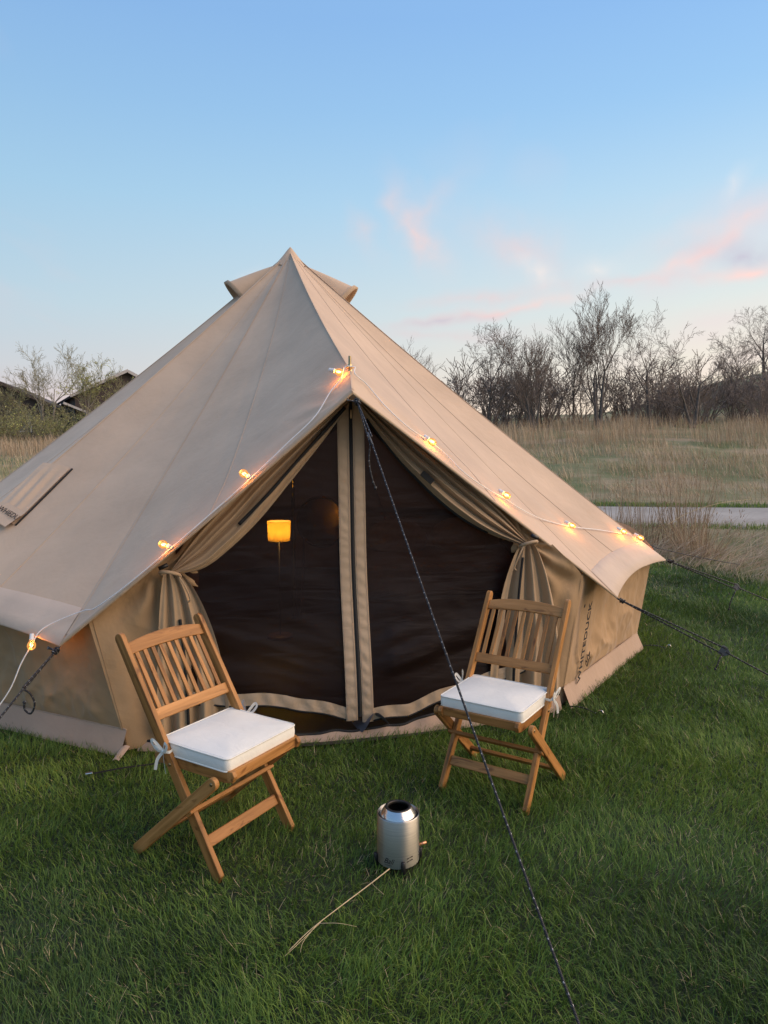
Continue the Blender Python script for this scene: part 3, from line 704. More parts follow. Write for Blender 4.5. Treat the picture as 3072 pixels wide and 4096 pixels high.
# mesh door leaves with canvas border strips
def leaf(sg):
    nu, nz = 90, 110; U, W = np.meshgrid(np.linspace(0, 1, nu), np.linspace(0, 1, nz))
    if sg < 0:
        inner = np.interp(W, [0, 1], [-0.137, -0.105]); bot = [(-1.0, 0.25), (-0.763, 0.236), (-0.463, 0.209), (-0.105, 0.115)]
    else:
        inner = np.interp(W, [0, 1], [-0.012, 0.022]); bot = [(0.022, 0.10), (0.235, 0.11), (0.435, 0.165), (1.0, 0.29)]
    ztop, zb = 1.80, None
    so = np.interp(W, [0, 0.46, 1], [sg * 0.10, sg * 1.0, sg * 0.97]) - 0.04
    S = so + (inner - so) * U
    zbot = np.interp(S, [p[0] for p in bot], [p[1] for p in bot]) + 0.05
    Z = 1.80 + (zbot - 1.80) * W
    n = 0.125 * smooth(1.1, 0.1, Z) * np.clip(1 - np.abs(S) / 1.15, 0, 1) ** 0.6
    q = np.stack([S.ravel(), Z.ravel(), 0 * S.ravel()], -1)
    # diagonal drag folds in the lower part
    ac = (Z - 0.34 * sg * S).ravel(); al = (S + 0.34 * sg * Z).ravel()
    f = 0.075 * (fbm(np.stack([al * 1.1, ac * 8.5, 0 * ac + 3 * sg], -1), 3, 40).reshape(S.shape) - 0.5) * smooth(0.95, 0.35, Z)
    f = f + 0.05 * (fbm(q * np.array([1.6, 3.2, 1]), 4, 44 + sg).reshape(S.shape) - 0.5) * smooth(1.7, 1.0, Z)
    n = n + f * np.minimum(1, 7 * (1 - U)) * np.minimum(1, 7 * (1 - W))
    o = link('mesh_door', grid_mesh('mesh_door', door(S, Z, n)), M['mesh'], tent)
    # upright strip beside the zip
    w0 = 0.066; zz = np.linspace(1.90, zbot[-1, -1] - 0.055, 120); si = np.interp(zz, [0.1, 1.8], [-0.066, -0.088] if sg < 0 else [-0.040, -0.066])
    uu = np.linspace(0, 1, 9); SS = si[:, None] + sg * w0 * uu[None]; ZZ = np.repeat(zz[:, None], 9, 1)
    nn = 0.125 * smooth(1.1, 0.1, ZZ) + 0.008 + 0.0035 * np.sin(ZZ * 95 + 3 * vnoise(np.stack([ZZ.ravel() * 5, SS.ravel() * 10, 0 * ZZ.ravel()], -1), 6).reshape(ZZ.shape) * 3) * np.sin(np.pi * uu)[None] + 0.003 * np.sin(np.pi * uu)[None]
    link('door_border', grid_mesh('door_border', door(SS, ZZ, nn)), M['trim_canvas'], o)
    for e in (0.12, 0.9):
        link('stitching', tube_mesh('stitching', door(si + sg * w0 * e, zz, 0.125 * smooth(1.1, 0.1, zz) + 0.0125), 0.0012, 4), M['mud_canvas'], o)
    # bottom strip
    b = lerp_poly(bot, 80); V = np.linspace(0, 1, 7)
    SS = np.repeat(b[:, 0][:, None], 7, 1); ZZ = b[:, 1][:, None] + 0.068 * V[None]
    nn = 0.125 * smooth(1.1, 0.1, ZZ) * np.clip(1 - np.abs(SS) / 1.15, 0, 1) ** 0.6 + 0.009 + 0.005 * np.sin(SS * 60 + 4 * vnoise(np.stack([SS.ravel() * 8, 0 * SS.ravel(), 0 * SS.ravel()], -1), 8).reshape(SS.shape)) * np.sin(np.pi * V)[None]
    ZZ = ZZ + 0.006 * np.sin(SS * 19)
    link('door_border', grid_mesh('door_border', door(SS, ZZ, nn)), M['trim_canvas'], o)
    ze = door(b[:, 0], b[:, 1] - 0.004 + 0.006 * np.sin(b[:, 0] * 19), 0.125 * smooth(1.1, 0.1, b[:, 1]) * np.clip(1 - np.abs(b[:, 0]) / 1.15, 0, 1) ** 0.6 + 0.006)
    link('zip', tube_mesh('zip', ze, 0.006, 6), M['black_tape'], o)
leaf(-1); leaf(1)
zz = np.linspace(1.90, 0.13, 90); si = np.interp(zz, [0.1, 1.8], [-0.053, -0.077])
zs = door(np.stack([si - 0.011, si - 0.004, si + 0.004, si + 0.011], 1), np.repeat(zz[:, None], 4, 1), (0.125 * smooth(1.1, 0.1, zz))[:, None] + np.array([0.008, 0.0145, 0.0145, 0.008])[None])
z_ = link('door_zip', grid_mesh('door_zip', zs), M['black_tape'], tent)
link('zip_pull', box_mesh('zip_pull', 0.012, 0.008, 0.05, 0.003), M['bolt'], tent).matrix_basis = Matrix.Translation(Vector(door(-0.079, 1.83, 0.03))) @ Matrix.Rotation(0.25, 4, 'Z')

# canvas door flaps, gathered and tied back
def flap_upper(outer, inner, nf, seed, amp):
    a, b = spline(outer, 80), spline(inner, 80); u = np.linspace(0, 1, 64); v = np.linspace(0, 1, 80)
    S = a[:, None] + (b - a)[:, None] * u[None, :, None]
    wdt = np.linalg.norm(b - a, axis=1)
    ph = 1.4 * fbm(np.stack([v * 3, 0 * v, 0 * v + seed], -1), 3, seed)
    uu = u[None] ** 0.85
    fold = np.sin(2 * np.pi * (nf * uu) + ph[:, None] * 2.2) + 0.45 * np.sin(2 * np.pi * (nf * 2.1 * uu) + 7 * ph[:, None])
    n = 0.055 + amp * fold * np.minimum(1, wdt / 0.10)[:, None] * (0.55 + 0.45 * np.sin(np.pi * u))[None]
    n = n + 0.03 * np.sin(np.pi * v)[:, None] * u[None]
    q = np.stack([S[..., 0].ravel() * 9, S[..., 1].ravel() * 9, 0 * S[..., 0].ravel()], -1)
    n = n + 0.010 * (fbm(q, 3, seed + 2).reshape(n.shape) - 0.5)
    n[:, -6:] -= np.linspace(0, 0.035, 6)[None]          # rolled inner edge
    G = under_roof(door(S[..., 0], S[..., 1], n))
    o = link('door_flap', grid_mesh('door_flap', G), M['flap_canvas'], tent)
    return o, G
fl, GL = flap_upper([(-0.085, 1.95), (-0.40, 1.68), (-0.66, 1.44), (-0.90, 1.20), (-1.06, 0.995)], [(-0.10, 1.86), (-0.253, 1.66), (-0.462, 1.405), (-0.591, 1.253), (-0.744, 1.104), (-0.893, 0.994), (-1.06, 0.962)], 2.6, 51, 0.022)
fr, GR = flap_upper([(-0.065, 1.95), (0.28, 1.70), (0.56, 1.48), (0.80, 1.28), (0.985, 1.09)], [(-0.03, 1.87), (0.12, 1.662), (0.258, 1.503), (0.427, 1.34), (0.601, 1.213), (0.779, 1.125), (0.975, 1.06)], 3.6, 57, 0.026)
link('zip', tube_mesh('zip', GL[2:48, 40] + DN * 0.012, 0.010, 6), M['black_tape'], fl)
link('zip', tube_mesh('zip', GR[4:64, 62] + DN * 0.004, 0.008, 6), M['black_tape'], fr)
pt = link('velcro_tab', box_mesh('velcro_tab', 0.085, 0.034, 0.006, 0.002), M['black_tape'], fr)
pt.matrix_basis = Matrix.Translation(Vector(door(0.345, 1.475, 0.105))) @ basis(Vector(DS * 0.76 - np.array([0, 0, 0.65])), Vector(DS * 0.65 + np.array([0, 0, 0.76])), Vector(DN), (0, 0, 0))

def flap_lower(tie, foot0, foot1, nf, seed, amp, zend):
    v = np.linspace(0, 1, 70); u = np.linspace(0, 1, 72)
    a = np.array(tie) + (np.array(foot0) - np.array(tie)) * v[:, None]; b = np.array(tie) + (np.array(foot1) - np.array(tie)) * v[:, None]
    spread = np.sin(np.pi / 2 * v) ** 0.6
    sa = tie[0] + (foot0[0] - tie[0]) * spread; sb = tie[0] + (foot1[0] - tie[0]) * spread
    S = (sa - 0.03)[:, None] * (1 - u)[None] + (sb + 0.03)[:, None] * u[None]
    Z = tie[1] + (zend - tie[1]) * v[:, None] + 0 * u[None]
    ph = fbm(np.stack([v * 2, 0 * v, 0 * v + seed], -1), 3, seed)
    fold = np.sin(2 * np.pi * nf * u[None] + 1.5 * ph[:, None]) + 0.5 * np.sin(2 * np.pi * nf * 1.9 * u[None] + 4 * ph[:, None] + 1)
    n = 0.06 + amp * fold * (0.5 + 0.7 * v)[:, None]
    q = np.stack([S.ravel() * 8, Z.ravel() * 6, 0 * S.ravel()], -1); n = n + 0.014 * (fbm(q, 3, seed + 1).reshape(n.shape) - 0.5)
    G = door(S, Z, n); return grid_mesh('flap_tail', G), G
ml, GL2 = flap_lower((-1.065, 0.985), (-1.12, 0.06), (-0.80, 0.06), 3.0, 61, 0.024, 0.10)
link('flap_tail', ml, M['flap_canvas'], fl)
mr, GR2 = flap_lower((0.985, 1.075), (0.78, 0.06), (1.20, 0.06), 3.4, 67, 0.030, 0.14)
link('flap_tail', mr, M['flap_canvas'], fr)
link('zip', tube_mesh('zip', GR2[6:66, 22] + DN * 0.008, 0.008, 6), M['black_tape'], fr)
link('zip', tube_mesh('zip', GL2[20:66, 30] + DN * 0.008, 0.008, 6), M['black_tape'], fl)
def tie(s, z, par, sg):
    th = np.linspace(0, 2 * np.pi, 40); p = door(s + 0.050 * np.cos(th), z + 0.018 * np.sin(th) * 1.0 + 0.01 * np.cos(th) * sg, 0.085 + 0.045 * np.sin(th))
    link('tie_tape', tube_mesh('tie_tape', p, 0.010, 6), M['flap_canvas'], par)
    e = spline([door(s - sg * 0.045, z - 0.01, 0.11), door(s - sg * 0.075, z - 0.06, 0.12), door(s - sg * 0.10, z - 0.13, 0.11), door(s - sg * 0.085, z - 0.15, 0.10)], 20)
    link('tie_tape', tube_mesh('tie_tape', e, 0.005, 5), M['flap_canvas'], par)
    link('toggle', tube_mesh('toggle', np.array([door(s + sg * 0.01, z + 0.055, 0.10), door(s + sg * 0.055, z + 0.035, 0.10)]), 0.011, 8), M['black'], par)
tie(-1.065, 0.975, fl, -1); tie(0.985, 1.072, fr, 1)

# door sill with its zip
ss = np.linspace(-1.26, 1.26, 120); bul = 0.155 * np.cos(ss / 1.26 * np.pi / 2) ** 0.8
ht = 0.055 + 0.05 * smooth(0.05, 0.5, ss) + 0.006 * np.sin(ss * 23)
V = np.linspace(0, 1, 6)
G = door(np.repeat(ss[:, None], 6, 1), 0.012 + (ht - 0.012)[:, None] * V[None] * np.ones((120, 6)), bul[:, None] + 0.03 - 0.05 * V[None] + 0.006 * np.sin(ss * 41)[:, None] * V[None])
o = link('door_sill', grid_mesh('door_sill', G), M['mud_canvas'], tent)
link('zip', tube_mesh('zip', G[:, -1], 0.008, 6), M['black_tape'], o)
# loose corner of the groundsheet at the middle of the sill
U, Vv = np.meshgrid(np.linspace(0, 1, 16), np.linspace(0, 1, 16))
G = door(-0.05 + 0.16 * U - 0.03 * Vv, 0.05 + 0.10 * np.sin(np.pi * U * 0.9) * (1 - Vv * 0.7), 0.17 - 0.16 * Vv + 0.02 * np.sin(U * 9 + Vv * 4))
link('groundsheet_corner', grid_mesh('groundsheet_corner', G), M['slider'], o)

# floor, centre pole, door pole with its brass spike
a_ = np.linspace(0, 2 * np.pi, 60, endpoint=False); rr = np.array([0.01, 1.5, 3.05])
G = np.stack([TC[0] + rr[:, None] * np.cos(a_), TC[1] + rr[:, None] * np.sin(a_), 0.02 + 0 * rr[:, None] * a_], -1)
link('groundsheet', grid_mesh('groundsheet', G, closed_u=True), M['floor'], tent)
link('centre_pole', tube_mesh('centre_pole', np.array([TC + [0, 0, 0.02], APEX - [0, 0, 0.02]]), 0.019, 10), M['steel_smooth'], tent)
def pole_part():
    p = np.array([POLE - [0, 0, 0.10], POLE + [0, 0, 0.03], POLE + [0, 0, 0.031], POLE + [0, 0, 0.075]]); p[:, 1] += 0.0
    link('pole_spike', tube_mesh('pole_spike', p, [0.013, 0.013, 0.0085, 0.0085], 10), M['brass'], tent)
    link('grommet', tube_mesh('grommet', POLE + np.stack([0.02 * np.cos(a_), 0.02 * np.sin(a_), 0.012 + 0 * a_], -1), 0.004, 6), M['brass'], tent)
pole_part()

# lettering and the bird emblem on the wall right of the door
wd = CORN[1] - CORN[0]; wd /= np.linalg.norm(wd); wo = np.cross(wd, [0, 0, 1.0])
tx = text_mesh('WHITEDUCK', 0.082, 0.0008, 0.0, 1.08, 0.0016)
upv = np.array([0, 0, 1.0]) + wo * 0.12 + wd * 0.03; upv /= np.linalg.norm(upv)
for v in tx.vertices: v.co.x *= 1.06
def on_wall(mesh, d, z, x=None, name='lettering'):
    o = link(name, mesh, M['print'], tent)
    y = Vector(-wd); xx = Vector(upv); o.matrix_basis = basis(xx, y, xx.cross(y), Vector(CORN[0] + wd * d + np.array([0, 0, z]) + wo * (0.022 + z * 0.10)))
    return o
on_wall(tx, 0.245, 0.115)
on_wall(text_mesh('®', 0.035), 0.165, 0.63)
em = [(0.00, 0.00), (0.02, 0.03), (0.055, 0.05), (0.035, 0.02), (0.06, 0.018), (0.095, 0.045), (0.075, 0.005), (0.10, -0.012), (0.07, -0.012), (0.055, -0.04), (0.045, -0.012), (0.0, 0.0)]
E3 = np.array([(x, y, 0) for x, y in em]); on_wall(tube_mesh('emblem', E3, 0.0028, 5), 0.36, 0.19, name='emblem')

tx = None

# roll-up window cover on the left side of the roof
def window_cover():
    a = np.array([-2.18, 4.956, 1.504]); b = np.array([-2.396, 4.579, 1.146]); c = np.array([-2.60, 4.70, 1.225]); d = np.array([-2.40, 5.02, 1.54])
    U, V = np.meshgrid(np.linspace(0, 1, 24), np.linspace(0, 1, 60))
    P = (a + (b - a) * V[..., None]) * (1 - U[..., None]) + (d + (c - d) * V[..., None]) * U[..., None]
    nr = np.array([-0.15, -0.64, 0.75]); nr /= np.linalg.norm(nr)
    w = 0.010 + 0.009 * np.sin(U * 17 + V * 3) * np.sin(np.pi * V) * np.sin(np.pi * U) + 0.008 * np.sin(np.pi * U)
    o = link('window_cover', grid_mesh('window_cover', P + nr * w[..., None]), M['canvas'], tent)
    e = a + (b - a) * np.linspace(0, 1, 20)[:, None]
    link('zip', tube_mesh('zip', e + nr * 0.008 + np.array([0.012, 0, -0.006]), 0.007, 6), M['black_tape'], o)  # black line drawn in for the shadow along the cover's edge, not a zip
    x = (c - b) / np.linalg.norm(c - b); y = (a - b); y = y - x * (y @ x); y /= np.linalg.norm(y)
    U, V = np.meshgrid(np.linspace(0, 1, 8), np.linspace(0, 1, 6))
    base = b + (c - b) * 0.0
    T = base + x * (0.20 * U)[..., None] - y * (-0.10 + 0.15 * V)[..., None] + nr * (0.026 + 0.008 * V)[..., None]
    t = link('tab', grid_mesh('tab', T), M['canvas'], o)
    l = link('lettering', text_mesh('WHIEDU', 0.055), M['print'], t)
    zz = np.cross(-x, y)
    l.matrix_basis = basis(Vector(-x), Vector(y if zz @ nr > 0 else -y), Vector(nr), Vector(base + x * 0.19 + y * 0.03 + nr * 0.052)) if False else basis(Vector(-x), Vector(np.cross(nr, -x)), Vector(nr), Vector(base + x * 0.195 + y * 0.02 + nr * 0.036))
window_cover()

# ------------------------------------------------------------------ things inside the tent, seen through the mesh
lt = thing('floor_lamp', 'lit yellow drum shade lamp glowing behind the mesh door', 'lamp', (-0.90, 6.05, 0.02))
link('lamp_shade', lathe_mesh('lamp_shade', [(0.098, 0.085), (0.100, 0.085), (0.093, -0.085), (0.091, -0.085), (0.098, 0.085)], 32), M['shade'], lt, Matrix.Translation((0, 0, 0.93)))
link('stand', tube_mesh('stand', np.array([(0, 0, 0.03), (0, 0, 0.86)]), 0.004, 8), M['floor'], lt, Matrix.Identity(4))
link('base', lathe_mesh('base', [(0.001, 0.03), (0.10, 0.028), (0.11, 0.015), (0.11, 0.0)], 24), M['bamboo'], lt, Matrix.Identity(4))
ld = bpy.data.lights.new('lamp_light', 'POINT'); ld.energy = 15.0; ld.color = (1.0, 0.80, 0.26); ld.shadow_soft_size = 0.03
lo = bpy.data.objects.new('lamp_light', ld); col.objects.link(lo); lo.parent = lt; lo.location = (0, 0, 0.93)
bd = thing('bed', 'low bed with tan bedding dimly visible inside the tent', 'bed', (0.55, 7.2, 0.02), rad(10))
link('mattress', box_mesh('mattress', 1.9, 1.35, 0.30, 0.06, 4, (0, 0, 0.42)), M['bedding'], bd, Matrix.Identity(4))
link('bed_frame', box_mesh('bed_frame', 1.94, 1.4, 0.20, 0.01, 1, (0, 0, 0.15)), M['bamboo'], bd, Matrix.Identity(4))
for i, px in enumerate((-0.35, 0.35)):
    m = lathe_mesh('pillow', [(0.001, 0.10), (0.16, 0.085), (0.27, 0.03), (0.285, 0.0), (0.27, -0.03), (0.16, -0.06), (0.001, -0.07)], 28)
    link('pillow', m, M['pillow'], bd, Matrix.Translation((px, 0.38, 0.70)) @ Matrix.Rotation(rad(50), 4, 'X') @ Matrix.Diagonal((1.15, 0.85, 1.0, 1)))
mi = thing('round_mirror', 'round mirror catching the lamp glow inside the tent', 'mirror', (-0.62, 6.95, 0.02))
link('glass', lathe_mesh('glass', [(0.001, 0.0), (0.24, 0.0)], 40), M['mirror'], mi, Matrix.Translation((0, 0, 0.92)) @ Matrix.Rotation(rad(90), 4, 'X') @ Matrix.Rotation(rad(-14), 4, 'Y'))
th = np.linspace(0, 2 * np.pi, 48)
link('frame', tube_mesh('frame', np.stack([0.245 * np.cos(th), 0.245 * np.sin(th), 0 * th], -1), 0.012, 8, False), M['bamboo'], mi, Matrix.Translation((0, 0, 0.92)) @ Matrix.Rotation(rad(90), 4, 'X') @ Matrix.Rotation(rad(-14), 4, 'Y'))
for s in (-1, 1): link('leg', tube_mesh('leg', np.array([(s * 0.2, 0.0, 0.0), (s * 0.17, 0.02, 0.76)]), 0.012, 6), M['bamboo'], mi, Matrix.Identity(4))

# ------------------------------------------------------------------ guy ropes, pegs
def guy(label, A, B, split, strand_gap, tail, slider=True, knot=True, r=0.0050, sl_rot=0.0, group='tent guy ropes'):
    A, B = np.array(A, float), np.array(B, float); root = thing('guy_rope', label, 'rope', tuple(B), 0, group)
    t = np.linspace(0, 1, 40)[:, None]; K = A + (B - A) * split
    sagf = lambda k: np.array([0, 0, -0.012]) * 4 * k * (1 - k)
    d = (B - A) / np.linalg.norm(B - A); sd_ = np.cross(d, [0, 0, 1.0]); sd_ /= np.linalg.norm(sd_); un = np.cross(sd_, d)
    link('rope_line', tube_mesh('rope_line', K + (B - K) * t + sagf(t), r, 8), M['rope'], root)
    for s in (-1, 1):
        off = un * s * strand_gap; link('rope_strand', tube_mesh('rope_strand', A + (K + off - A) * t, r, 8), M['rope'], root)
    if knot:
        th = np.linspace(0, 5 * np.pi, 46); kp = A + d * 0.035
        P = kp + np.outer(np.cos(th) * 0.011, sd_) + np.outer(np.sin(th) * 0.011, un) + np.outer((th / (5 * np.pi) - 0.5) * 0.035, d)
        link('knot', tube_mesh('knot', P, r * 1.15, 7), M['rope'], root)
        for e in (0.6, 1.0):
            q = spline([kp, kp + sd_ * 0.03 * e - d * 0.01, kp + sd_ * 0.055 - d * 0.012 * e + un * 0.012 * e], 12); link('rope_end', tube_mesh('rope_end', q, r, 6), M['rope'], root)
    if slider:
        m = prism_mesh('slider', [(-0.035, -strand_gap - 0.008), (0.005, -strand_gap - 0.010), (0.032, -0.006), (0.032, 0.006), (0.0, strand_gap + 0.010), (-0.030, strand_gap + 0.010)], 0.006, 0.0015)
        o = link('slider', m, M['slider'], root); o.matrix_basis = basis(Vector(d), Vector(un), Vector(np.cross(d, un)), Vector(K)) @ Matrix.Rotation(sl_rot, 4, 'X')
    if tail:
        q = spline([K - un * strand_gap] + [K - un * strand_gap + np.array(x) for x in tail], 24); link('rope_tail', tube_mesh('rope_tail', q, r, 7), M['rope'], root)
        link('tail_knot', tube_mesh('tail_knot', q[-1] + np.stack([0.004 * np.cos(th_ := np.linspace(0, 9, 14)), 0.004 * np.sin(th_), -th_ * 0.0012], -1), r, 6), M['rope'], root)
    return root
guy('black flecked guy rope running from the door peak toward the camera', TIP + np.array([0.02, -0.01, -0.03]), (0.55, 1.55, 0.02), 0.118, 0.022, [(-0.005, 0.0, -0.09), (0.01, 0.0, -0.17), (0.025, 0.0, -0.21)], sl_rot=0.5, r=0.0042)
guy('black guy rope at the left eave corner beside a bulb', EAVE[10] - np.array([0.0, 0.0, 0.005]), (-2.0, 2.7, 0.02), 0.25, 0.006, [(0.03, 0.0, -0.02), (0.05, 0, -0.07), (0.03, 0, -0.12), (0.0, 0, -0.10), (0.0, 0, -0.06)], slider=False)
guy('black guy rope pulling the eave corner above the wall lettering', EAVE[0] - np.array([0, 0, 0.005]), (2.87, 4.15, 0.02), 0.46, 0.020, [(-0.03, -0.02, -0.02), (-0.05, -0.03, -0.06), (-0.06, -0.03, -0.08)])
guy('black guy rope from the far pointed eave corner on the right', EAVE[1] - np.array([-0.01, 0, 0.0]), (4.2, 6.3, 0.02), 0.36, 0.018, [(-0.03, -0.02, -0.04), (-0.06, -0.03, -0.10), (-0.07, -0.03, -0.16)])
guy('hindmost black guy rope, behind the lit eave corner', EAVE[2], (4.7, 9.3, 0.15), 0.30, 0.014, [(-0.03, -0.02, -0.03), (-0.06, -0.03, -0.08), (-0.06, -0.03, -0.13)])
def peg(label, c, out, rope=True):
    root = thing('tent_peg', label, 'peg', (float(c[0] + out[0] * 0.2), float(c[1] + out[1] * 0.2), 0), 0, 'ground pegs of the tent')
    q = spline([c + [0, 0, 0.03], c + out * 0.10 + [0, 0, 0.045], c + out * 0.19 + [0, 0, 0.03]], 14); link('peg_loop', tube_mesh('peg_loop', q, 0.004, 6), M['rope'], root)
    h = spline([c + out * 0.19 + [0, 0, -0.05], c + out * 0.20 + [0, 0, 0.04], c + out * 0.225 + [0, 0, 0.055], c + out * 0.235 + [0, 0, 0.04]], 16); link('peg_hook', tube_mesh('peg_hook', h, 0.004, 7), M['steel_smooth'], root)
def rdir(p): d = np.array([p[0] - TC[0], p[1] - TC[1], 0]); return d / np.linalg.norm(d)
peg('peg and flecked loop at the wall foot below the lettering', CORN[0] + rdir(CORN[0]) * 0.05, np.array([0.75, -0.66, 0]))
peg('peg and black loop at the far right wall foot', CORN[1] + rdir(CORN[1]) * 0.05, np.array([0.95, -0.25, 0]))
tab = CORN[10] + rdir(CORN[10]) * 0.06
U, V = np.meshgrid(np.linspace(-1, 1, 6), np.linspace(0, 1, 8))
G = tab + np.stack([U * 0.022 * (1 - 0.2 * V) - 0.02 * V + 0.01, -0.10 * V + 0 * U + 0.02, 0.06 - 0.035 * V + 0.006 * np.cos(U * 2)], -1)
link('peg_tab', grid_mesh('peg_tab', G), M['mud_canvas'], tent)
stp = thing('black_strap', 'black strap lying on the grass behind the left chair', 'strap', (-1.15, 3.45, 0.03))
q = spline([(-0.95, 3.62, 0.05), (-1.12, 3.50, 0.045), (-1.30, 3.42, 0.05), (-1.42, 3.36, 0.05)], 30)
sd_ = np.array([0.3, -0.95, 0.1]); G = np.stack([q - sd_ * 0.012, q + [0, 0, 0.004], q + sd_ * 0.012], 1); link('webbing', grid_mesh('webbing', G), M['black'], stp)
link('strap_end', box_mesh('strap_end', 0.035, 0.022, 0.010, 0.003), M['steel_smooth'], stp, Matrix.Translation((-0.29, -0.10, 0.025)) @ Matrix.Rotation(0.4, 4, 'Z'))

# ------------------------------------------------------------------ string lights
sl = thing('string_lights', 'white cord string of glowing globe bulbs draped over the tent', 'string lights', tuple(POLE))
def hemL(t, up, off=0.014):
    p = TIP + (EAVE[10] - TIP) * t; p = p + (APEX - p) / np.linalg.norm(APEX - p) * (-0.035 * 4 * t * (1 - t) + up)
    return p + np.array([-0.58, -0.40, 0.71]) * off
cordL = [POLE + [0.03, -0.02, 0.012], POLE + [-0.025, -0.025, 0.012], (-0.235, 3.948, 2.02), (-0.29, 3.89, 1.945), (-0.367, 3.76, 1.80), hemL(0.22, 0.045), hemL(0.30, 0.025), hemL(0.38, 0.012), hemL(0.48, 0.010), hemL(0.58, 0.006), hemL(0.68, 0.006), hemL(0.76, 0.012), hemL(0.83, 0.03), hemL(0.89, 0.06), (-1.605, 3.722, 0.775), (-1.755, 3.715, 0.715), (-1.822, 3.69, 0.672), (-1.85, 3.66, 0.61), (-1.89, 3.62, 0.52), (-1.93, 3.58, 0.40), (-2.00, 3.54, 0.29), (-2.10, 3.50, 0.20), (-2.25, 3.46, 0.10)]
nR = np.array([0.65, -0.25, 0.71]) * 0.013
cordR = [POLE + [0.03, -0.02, 0.012]] + [np.array(p) + nR for p in [(-0.166, 3.95, 2.035), (-0.102, 3.987, 1.981), (0.001, 3.948, 1.859), (0.13, 3.962, 1.743), (0.253, 4.088, 1.671), (0.35, 4.129, 1.596), (0.455, 4.096, 1.49), (0.608, 4.228, 1.39), (0.759, 4.457, 1.314), (0.861, 4.529, 1.25), (1.1, 4.931, 1.143), (1.362, 5.189, 1.067), (1.649, 5.463, 1.014), (1.865, 5.624, 0.97), (1.97, 5.70, 0.955), (2.03, 5.72, 0.925)]]
link('cord', tube_mesh('cord', spline(cordL, 220), 0.0034, 7), M['white_cord'], sl)
link('cord', tube_mesh('cord', spline(cordR, 200), 0.0034, 7), M['white_cord'], sl)
bulb_m = lathe_mesh('bulb', [(0.0085, 0.0), (0.0095, 0.005), (0.0145, 0.010), (0.020, 0.019), (0.0225, 0.030), (0.020, 0.042), (0.0135, 0.050), (0.005, 0.0535), (0.0005, 0.054)], 24)
sock_m = lathe_mesh('socket', [(0.0005, -0.032), (0.009, -0.032), (0.011, -0.028), (0.0115, -0.008), (0.013, -0.006), (0.013, 0.003), (0.0005, 0.003)], 16)
fil_m = tube_mesh('filament', [(0.005, 0, 0.016), (0.006, 0, 0.030), (0.002, 0.003, 0.040), (-0.005, 0, 0.030), (-0.005, 0, 0.016)], 0.0022, 6)
def bulb(p, d):
    p = Vector(p); z = Vector(d).normalized(); x = z.orthogonal().normalized(); y = z.cross(x)
    mt = Matrix.Translation(-Vector(sl.location)) @ basis(x, y, z, p)
    b = link('bulb', bulb_m, M['bulb'], sl, mt)
    link('socket', sock_m, M['white_cord'], b, Matrix.Identity(4)); link('filament', fil_m, M['filament'], b, Matrix.Identity(4))
    l = bpy.data.lights.new('bulb_light', 'POINT'); l.energy = 0.8; l.color = (1.0, 0.36, 0.07); l.shadow_soft_size = 0.008
    lo = bpy.data.objects.new('bulb_light', l); col.objects.link(lo); lo.parent = b; lo.location = (0, 0, 0.030)
nL = np.array([-0.58, -0.40, 0.71])
bulb(POLE + [-0.085, -0.03, -0.01], (1, -0.15, -0.25))
bulb(hemL(0.345, 0.03, 0.03), (-0.5, -0.75, 0.45))
bulb(hemL(0.615, 0.02, 0.03), (-0.55, -0.75, 0.40))
bulb((-1.852, 3.665, 0.635), (0.05, -0.25, -1))
for p, d in (((0.245, 4.07, 1.685), (0.75, -0.2, -0.55)), ((0.728, 4.39, 1.36), (0.75, -0.35, -0.5)), ((1.335, 5.14, 1.095), (0.8, -0.3, -0.42)), ((1.868, 5.60, 1.000), (0.85, -0.15, -0.45)), ((2.04, 5.70, 0.940), (0.8, -0.3, -0.5))):
    bulb(np.array(p) + nR * 0.9, d)

